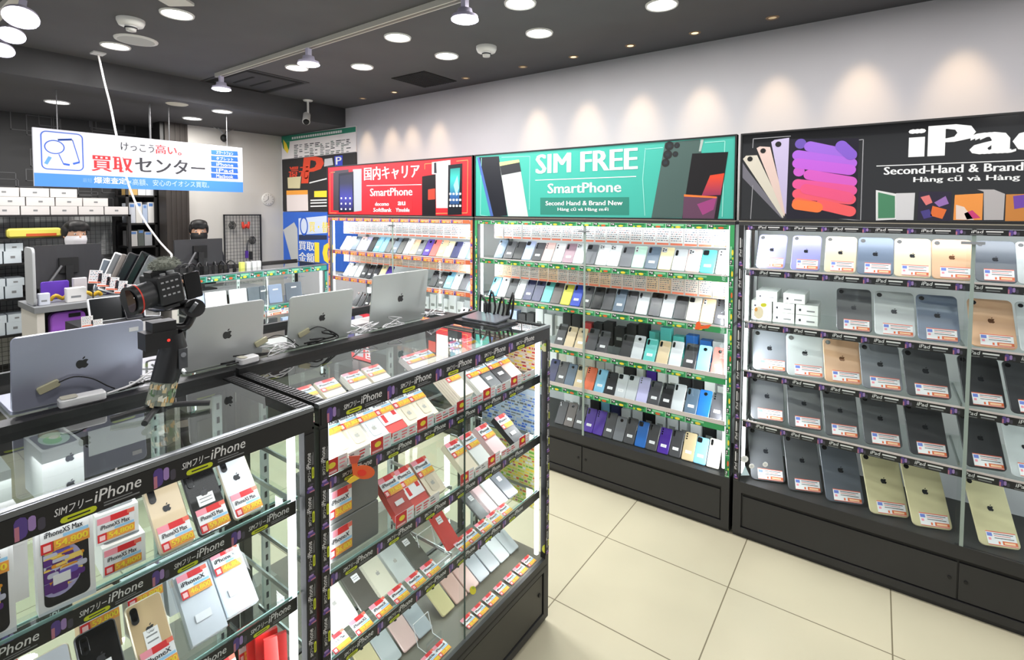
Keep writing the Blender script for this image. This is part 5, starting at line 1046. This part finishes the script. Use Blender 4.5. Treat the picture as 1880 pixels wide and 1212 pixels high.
def person(x, y, rz, mask_rgb, label, sc=1.0):
    t = put('person', BODY, None, (x, y, 0), (0, 0, D(rz)), label, 'person'); t.scale = (sc, sc, sc)
    put('shirt', SHIRT, t); put('trousers', PANTS, t); put('hair', HAIR, t)
    for s in (-1, 1):
        MB().ball((s*.024, -.0655, 1.318), .0095, .006, .006, mat((235, 232, 228), .3), 12).ball((s*.024, -.0705, 1.318), .0042, .002, .0045, mat((30, 22, 18), .2), 10).build('eye', t)
        MB().ball((s*.076, -.03, .03), .038, .092, .032, mat((24, 24, 26), .5), 14).build('shoe', t)
    V = []; n = 12
    for j in range(6):
        z = 1.305-.068*j/5; r = 1-abs(j-2.2)*.035
        for i in range(n+1):
            a = math.pi*(i/n)*1.0; V.append((-math.cos(a)*.066*r, -.004-math.sin(a)*(.082 if j < 4 else .074)*r, z))
    mb = MB(); mb.add(V, [(j*(n+1)+i, j*(n+1)+i+1, (j+1)*(n+1)+i+1, (j+1)*(n+1)+i) for j in range(5) for i in range(n)], mat(mask_rgb, .7), smooth=True); mb.build('face_mask', t)
person(-4.76, 1.155, 98, (226, 224, 228), 'person with short black hair and white mask standing behind the curved monitor'); person(-4.76, 2.0, 70, (30, 30, 32), 'person with black hair and black mask standing behind the flat monitor', .995)

# ------------------------------------------------------------------ shelving behind the staff
def rack(x0, x1, y0, y1, levels, h, lab, m=BLACK, mesh=True):
    t = thing('storage_rack', lab, 'shelving', (x0, y0, 0)); W_ = y1-y0; Dp = x1-x0
    for a in (0, Dp-.015):
        for b in (0, W_-.02): MB().box((a, b, 0), (a+.015, b+.02, h), m).build('post', t)
    for z in levels: MB().box((0, 0, z-.015), (Dp, W_, z), m).build('shelf', t)
    if mesh:
        mb = MB(); k = 0
        while k*.035 < W_: mb.box((.004, k*.035, .2), (.007, k*.035+.003, h), mat((90, 92, 94), .5)); k += 1
        k = 0
        while .2+k*.035 < h: mb.box((.006, 0, .2+k*.035), (.009, W_, .203+k*.035), mat((90, 92, 94), .5)); k += 1
        mb.build('wire_mesh', t)
    return t
MB().box((-5.44, .2, .3), (-5.42, 1.58, 1.45), mat((190, 192, 192), .7)).build('backing_board', label='pale board behind the wire mesh of the black storage rack', cat='board')
rack(-5.36, -4.98, .35, 1.575, (.60, .86, 1.11, 1.455), 1.455, 'black wire-backed storage rack full of white boxes behind the masked worker')
OW = (214, 210, 208); rd = random.Random(12)
def stackbox(x, y, z, w, h, lab, rgb=OW, d=.22, g='white boxes along the storage rack'):
    MB().box((-d, -w/2, 0), (0, w/2, h), mat(rgb, .6)).box((.0, -.012, h*.4), (.0006, .012, h*.6), GREY).build('storage_box', loc=(x, y, z), label=lab, cat='box', group=g)
NA = 0
for j in range(3):
    for k in range(7):
        y = .50+.165*k+(.03 if j % 2 else 0)
        if y > 1.5 or (j == 2 and not 2 <= k <= 4): continue
        NA += 1; stackbox(-5.02, y, 1.4555+j*.066, .158, .064, 'flat off-white box in %s layer on the black rack, %s along' % (('the bottom', 'the middle', 'the topmost')[j], ORD[k]), g='flat boxes piled on the black rack')
for lev, zz in (('upper', 1.1105), ('middle', .8605), ('lower', .6005)):
    for j in range(2):
        for k in range(5):
            y = .46+.1*k+.01*(j % 2); h = (.075, .06, .085, .07, .08)[(k+j*2) % 5] if j == 0 else .055
            stackbox(-5.0, y, zz+(j*.0865), .092, h if j else .086, '%s white box, %s along the %s shelf of the black rack' % ('stacked' if j else 'standing', ORD[k], lev), (206, 216, 222), .16, 'white boxes on the %s shelf of the rack' % lev)
MB().slab(.30, .07, .02, -.07, 0, mat((226, 214, 96), .5), FACEX @ Matrix.Translation((0, .035, 0)), .012).box((.0005, -.05, .01), (.001, .12, .03), mat((206, 90, 40), .6)).build('yellow_parcel', loc=(-5.0, .985, 1.2885), label='long soft yellow parcel on a rack shelf beside the masked worker', cat='parcel')
MB().box((-.2, -.45, -.012), (.02, .17, 0), BLACK).box((-.2, -.45, -.02), (-.18, .17, -.012), BLACK).build('wall_shelf', loc=(-5.0, 1.0, 1.288), label='short black shelf board carrying the yellow parcel on the rack', cat='shelf')
rack(-5.42, -5.16, 1.60, 1.83, (.9, 1.18, 1.38, 1.62), 1.9, 'narrow dark shelf of files between the rack and the dark column', mat((40, 38, 38), .5), False)
for z, its in ((1.62, [((196, 160, 96), .07, .12), ((226, 226, 226), .06, .08), ((220, 222, 226), .06, .09)]), (1.38, [((200, 204, 214), .05, .17), ((216, 214, 210), .05, .18), ((176, 190, 214), .04, .16), ((226, 224, 222), .05, .18)]), (1.18, [((200, 198, 196), .06, .13), ((90, 96, 92), .05, .14), ((170, 172, 176), .06, .12)]), (.9, [((180, 182, 186), .09, .2), ((200, 200, 200), .09, .18)])):
    y = 1.625
    for k, (rgb, w_, h_) in enumerate(its):
        MB().box((0, 0, 0), (.16, w_-.004, h_), mat(rgb, .6)).box((.16, .008, h_*.8), (.1606, w_-.012, h_*.95), mat((90, 130, 190), .6)).build('file_box', loc=(-5.34, y, z+.0005), label='%s file box on the shelf at %s level in the narrow dark shelf' % (ORD[k], {1.62: 'top', 1.38: 'chest', 1.18: 'waist', .9: 'knee'}[z]), cat='file box', group='files in the narrow shelf'); y += w_
# pale table in line with the green-edged counter, holding the slanted devices and desk clutter
TX, TZ = -3.42, 1.0
t = thing('demo_table', 'grey topped table with a pale end panel behind the blue-grey laptop', 'table', (TX, .66, 0))
MB().box((-.34, 0, TZ-.03), (0, .66, TZ), DT).build('table_top', t)
for a in (0.01, .62): MB().box((-.33, a, 0), (-.01, a+.03, TZ-.03), mat((214, 210, 202), .5)).build('side_panel', t)
MB().box((-.33, .04, .3), (-.30, .62, TZ-.03), DEEP).box((-.3, .04, .60), (-.01, .62, .62), DEEP).build('inner_shelf', t)
ya, yb, zt = at(93, 590, 0, -3.46).y, at(158, 590, 0, -3.46).y, at(120, 573, 0, -3.46).z
o = MB().slab(yb-ya, zt-.6205, .03, 0, .06, mat((168, 100, 214), .3), FACEX @ Matrix.Translation((0, (zt-.6205)/2, 0)), .006).build('purple_case', loc=(-3.52, (ya+yb)/2, .6205), label='shiny purple hard case standing inside the pale end of the table', cat='case')
MB().box((.061, -.02, .6), (.064, .03, .62), BLACK).build('case_handle', o, (0, .02, zt-.6205-.67+.04))
MB().slab(.16, .30, .03, 0, .012, mat((176, 178, 180), .5), Matrix(((1, 0, 0, 0), (0, 0, 1, 0), (0, 1, 0, .15), (0, 0, 0, 1))), .002).build('desk_divider', loc=(-3.55, .668, TZ+.0005), label='pale grey rounded divider standing at the near end of the table', cat='divider')
def dk(px, py, w, d, h, rgb, lab, x=-3.50, name='carton', cat='box', z=TZ+.0005):
    y = at(px, py, 0, x).y; MB().slab(d, w, min(.006, h*.2), 0, h, mat(rgb, .55), I4, .0015).box((d/2-.0002, -w*.3, h*.3), (d/2+.0004, w*.2, h*.45), GREY).build(name, loc=(x, y, z), label=lab, cat=cat)
dk(80, 545, .045, .04, .06, (206, 210, 220), 'small pale carton at the corner of the grey topped table'); dk(139, 545, .085, .05, .075, (222, 220, 218), 'white cube carton on the table before the curved monitor'); dk(146, 520, .06, .04, .115, (190, 186, 190), 'greyish upright carton behind the white cube', -3.60)
for px, lab in ((110, 'crumpled yellow strap lying beside the white cube carton'), (167, 'yellow and blue roll of strap past the white cube carton')):
    MB().tube([(0, -.04, .012), (.01, -.02, .035), (0, .01, .014), (.01, .03, .03), (0, .045, .012)], .010, mat((200, 160, 40), .5), 8, sub=3).build('yellow_strap', loc=(-3.56, at(px, 540, 0, -3.56).y, TZ+.001), label=lab, cat='strap')
for px, lab in ((100, 'purple folder standing below the curved monitor'), (200, 'purple folder leaning past the monitor edge')): MB().slab(.12, .10, .01, 0, .012, mat((92, 50, 170), .5), FACEX @ Matrix.Translation((0, .05, 0)), .002).build('purple_folder', loc=(-3.68, at(px, 520, 0, -3.68).y, TZ+.0005), label=lab, cat='folder')
def slab_at(px, py, w, h, lean, rgb, lab, x, frame=None, z=.93, name='tablet_display', roll=0):
    y = at(px, py, 0, x).y; b = MB().slab(w, h, .008, 0, .01, mat(frame or rgb, .3), FRONT @ Matrix.Translation((0, h/2, -.01)), .0015)
    b.slab(w*.9, h*.92, .003, 0, .0006, mat(rgb, .12), FRONT @ Matrix.Translation((0, h/2, 0)), .0001); b.build(name, loc=(x, y, z), rot=(D(-lean), D(roll), D(90)), label=lab, cat='tablet')
for k, (px, rgb, rl, hh, ww, lab, fr) in enumerate(((196, (96, 104, 112), 20, .2, .07, 'grey slim device leaning sideways, first in the slanted row past the monitor', (200, 204, 206)), (208, (104, 106, 108), 26, .235, .085, 'grey white-edged device leaning sideways in the slanted row', (214, 216, 218)), (224, (110, 104, 100), 26, .22, .09, 'brown-grey device leaning sideways in the slanted row', None), (236, (24, 24, 28), 28, .225, .10, 'black device leaning sideways in the slanted row', None), (256, (16, 16, 18), 30, .23, .10, 'deep black device leaning steeply in the slanted row', None), (272, (92, 94, 96), 30, .205, .09, 'grey device nearest the gimbal in the slanted row', None))):
    slab_at(px-14, 525, ww, hh, 10, rgb, lab, -3.62+.018*k, fr, TZ+.003+ww/2*math.sin(D(rl)), 'leaning_device', rl)
for k in range(5):
    q = at(173+k*15.6, 507+k*6.4, 0, -3.44); put('price_card', tag_mesh(.058, .072, '', '', False, 2+k), None, (-3.44, q.y, q.z-.04), (0, D(8), D(90)), '%s white and pink price card in the slanted strip above the table' % ORD[k], 'price card', 'slanted strip of price cards')
q0 = at(166, 518, 0, -3.445); q1 = at(246, 550, 0, -3.445)
MB().tube([(-3.447, q0.y, q0.z), (-3.447, q1.y, q1.z), (-3.447, q1.y, TZ+.002)], .003, BLACK, 6).tube([(-3.447, q0.y+.01, q0.z), (-3.447, q0.y+.01, TZ+.002)], .003, BLACK, 6).build('card_rail', loc=(0, 0, 0), label='thin black rail holding the slanted strip of price cards', cat='card rail')
# low demo stand in front of the table
SX = -3.06; zs = .93; y0_ = at(150, 590, 0, SX).y; y1_ = at(300, 590, 0, SX).y
t = thing('demo_stand', 'low black demo stand with tablets in front of the grey topped table', 'stand', (SX, y0_, 0)); MB().box((-.27, 0, 0), (0, y1_-y0_, zs-.002), mat((30, 30, 32), .5)).build('stand_body', t); MB().box((0, .01, .3), (.004, y1_-y0_-.01, zs-.01), mat((196, 196, 200), .5)).build('front_panel', t)
slab_at(200, 575, .155, .125, 20, (18, 20, 22), 'black tablet with a white frame upright on the demo stand', SX-.10, (210, 212, 214), zs); slab_at(250, 575, .085, .11, 38, (14, 14, 18), 'black glossy tablet lying back beside the white framed one', SX-.06, None, zs); slab_at(281, 590, .075, .11, 22, (20, 22, 26), 'white framed tablet at the gimbal side of the demo stand', SX-.05, (226, 228, 236), zs, roll=8)
for k, (px, py, rgb) in enumerate(((160, 590, 0), (178, 596, 0), (196, 604, 0))):
    q = at(px, py, 0, SX+.006); put('price_card', tag_mesh(.045, .05, '', '', False, 3+k), None, (SX+.0055, q.y, q.z-.025), (0, 0, D(90)), ('pink price card on the demo stand front nearest the purple case', 'second pink price card on the demo stand front', 'lowest price card on the demo stand front')[k], 'price card')
q = at(173, 606, 0, SX+.006); MB().box((0, -.035, 0), (.001, .035, .03), mat((206, 240, 50), .5)).build('lime_notice', loc=(SX+.0045, q.y, q.z-.015), label='bright lime strip on the demo stand front above the laptop lid', cat='notice')
q = at(264, 650, 0, SX+.006); MB().box((0, -.03, 0), (.001, .03, .22), PAPER).box((.001, -.03, .08), (.0016, .03, .17), mat((206, 240, 50), .5)).box((.0016, -.015, .10), (.002, .015, .15), BLUE).build('lime_notice', loc=(SX+.0045, q.y, q.z-.15), label='tall white and lime notice on the demo stand seen beside the gimbal', cat='notice')
# black stand with an upright tablet on the far corner of the counter
t = thing('tablet_stand', 'black folding stand holding a tilted tablet at the far corner of the counters', 'stand', (-1.15, 1.445, 1.0925))
MB().box((-.10, -.055, .0), (.10, .07, .006), mat((60, 62, 66), .3)).build('stand_base', t); MB().slab(.16, .1, .006, 0, .006, mat((120, 124, 130), .15), Matrix.Translation((.0, .01, .012)) @ Matrix.Rotation(D(4), 4, 'X'), .001).build('tablet_screen', t)
for k in range(4): MB().tube([(-.07+.04*k, .06, .006), (-.07+.05*k, .065, .085+.02*(k % 2)), (-.03+.04*k, .05, .05), (-.04+.04*k, .05, .012)], .0045, BLACK, 6, sub=3).build('cable_loop', t)

# ------------------------------------------------------------------ shelf lip labels and small stickers on the glass
def lip(y0, y1, z, lab):
    mb = MB(); L = y1-y0; T = Tstrip((-.9545, y0, z), (0, 1, 0), (0, 0, 1)); rd = random.Random(int(y0*100)); mb.box((0, 0, -.0006), (L, .026, 0), mat((228, 226, 228), .5), T)
    x = .004
    while x < L-.02:
        for j in range(3):
            if rd.random() < .85: mb.box((x, .004+.007*j, 0), (min(x+rd.uniform(.01, .022), L-.002), .0072+.007*j, .0004), rd.choice([mat((236, 120, 130), .6), mat((214, 60, 70), .6), GREY]), T)
        x += .026
    mb.build('tray_label', loc=(0, 0, 0), label=lab, cat='price label')
for a, b, z, w_ in ((.705, .765, .9215, 'nearest the striped post on the highest'), (.835, .915, .9215, 'past the second sale card on the highest'), (.985, 1.07, .9215, 'under the cream box pair on the highest'), (1.14, 1.19, .9215, 'under the thick cream box on the highest'), (1.26, 1.335, .9215, 'under the grey box on the highest'), (1.405, 1.48, .9215, 'at the lit end of the highest'), (.91, 1.0, .7015, 'under the cream box on the middle'), (1.155, 1.215, .7015, 'past the pane edge on the middle'), (1.285, 1.385, .7015, 'under the pink box on the middle')):
    lip(a, b, z, 'white and pink price label strip %s counter shelf' % w_)
def decal(ax, val, cx, cy, shapes, name, lab):
    o = at(cx, cy, ax, val); T = FACEX if ax == 0 else FRONT; mb = MB()
    for k, (P, m) in enumerate(shapes):
        Q = [at(px, py, ax, val)-o for px, py in P]; Q = [((q.y, q.z) if ax == 0 else (q.x, q.z)) for q in Q]
        if sum(Q[i][0]*Q[(i+1) % len(Q)][1]-Q[(i+1) % len(Q)][0]*Q[i][1] for i in range(len(Q))) < 0: Q = Q[::-1]
        mb.prism(Q, -.0002+.0001*k, .0006+.0003*k, m, T)
    mb.build(name, loc=tuple(o), label=lab, cat='sticker')
OG = mat((232, 96, 40), .5)
decal(0, -.9375, 660, 865, [(ell(668, 867, 20, 13, 16), OG), ([(645, 846), (655, 842), (658, 870), (648, 876)], OG), ([(640, 838), (662, 836), (656, 850), (644, 852)], mat((200, 80, 60), .5)), ([(636, 884), (650, 872), (660, 878), (642, 888)], mat((240, 200, 60), .5)), (ell(664, 868, 8, 6, 10), mat((236, 50, 30), .5))], 'orange_sticker', 'orange and yellow cut-out sticker on the counter glass above the grey boxes')
for cx, cy, c1, lab in ((1001, 1008, (220, 224, 70), 'yellow-green flower sticker low on the lit end post'), (1000, 638, (226, 226, 180), 'pale yellow flower sticker high on the lit end post'), (868, 1084, (226, 216, 50), 'yellow leaf sticker on the glass before the rose pink phones')):
    decal(0, -.9372, cx, cy, [(ell(cx, cy, 6, 8, 10), mat(c1, .5)), (ell(cx+1, cy-5, 3, 3, 8), mat((180, 200, 60), .5))], 'flower_sticker', lab)
for cx, cy, rx, lab in ((1367, 843, 7, 'largest white dot sticker in the corner of the tablet case glass'), (1380, 856, 5, 'small white dot sticker beside the largest one on the tablet case'), (1405, 853, 5, 'white dot sticker furthest into the tablet case glass')):
    decal(1, 2.4765, cx, cy, [(ell(cx, cy, rx, rx*.9, 14), mat((226, 228, 226), .5)), (ell(cx, cy, rx*.45, rx*.4, 10), mat((200, 206, 206), .5))], 'dot_sticker', lab)
decal(1, 2.4765, 1368, 864, [([(1360, 873), (1376, 873), (1368, 855)], mat((190, 216, 226), .5))], 'triangle_sticker', 'pale blue triangle sticker under the white dots on the tablet case')
decal(1, 2.4765, 1393, 572, [(ell(1393, 574, 9, 12, 12), mat((240, 232, 200), .5)), (ell(1402, 560, 6, 4, 10), mat((220, 220, 60), .5)), (ell(1388, 568, 3, 4, 8), mat((230, 170, 90), .5))], 'flower_sticker', 'cream and yellow sticker on the tablet case glass by the white boxes')
decal(1, 2.4765, 1283, 597, [(ell(1282, 598, 5, 8, 10), OG), ([(1276, 600), (1306, 596), (1300, 603), (1276, 605)], OG)], 'orange_sticker', 'orange leaf sticker on the glass of the teal-signed phone case')
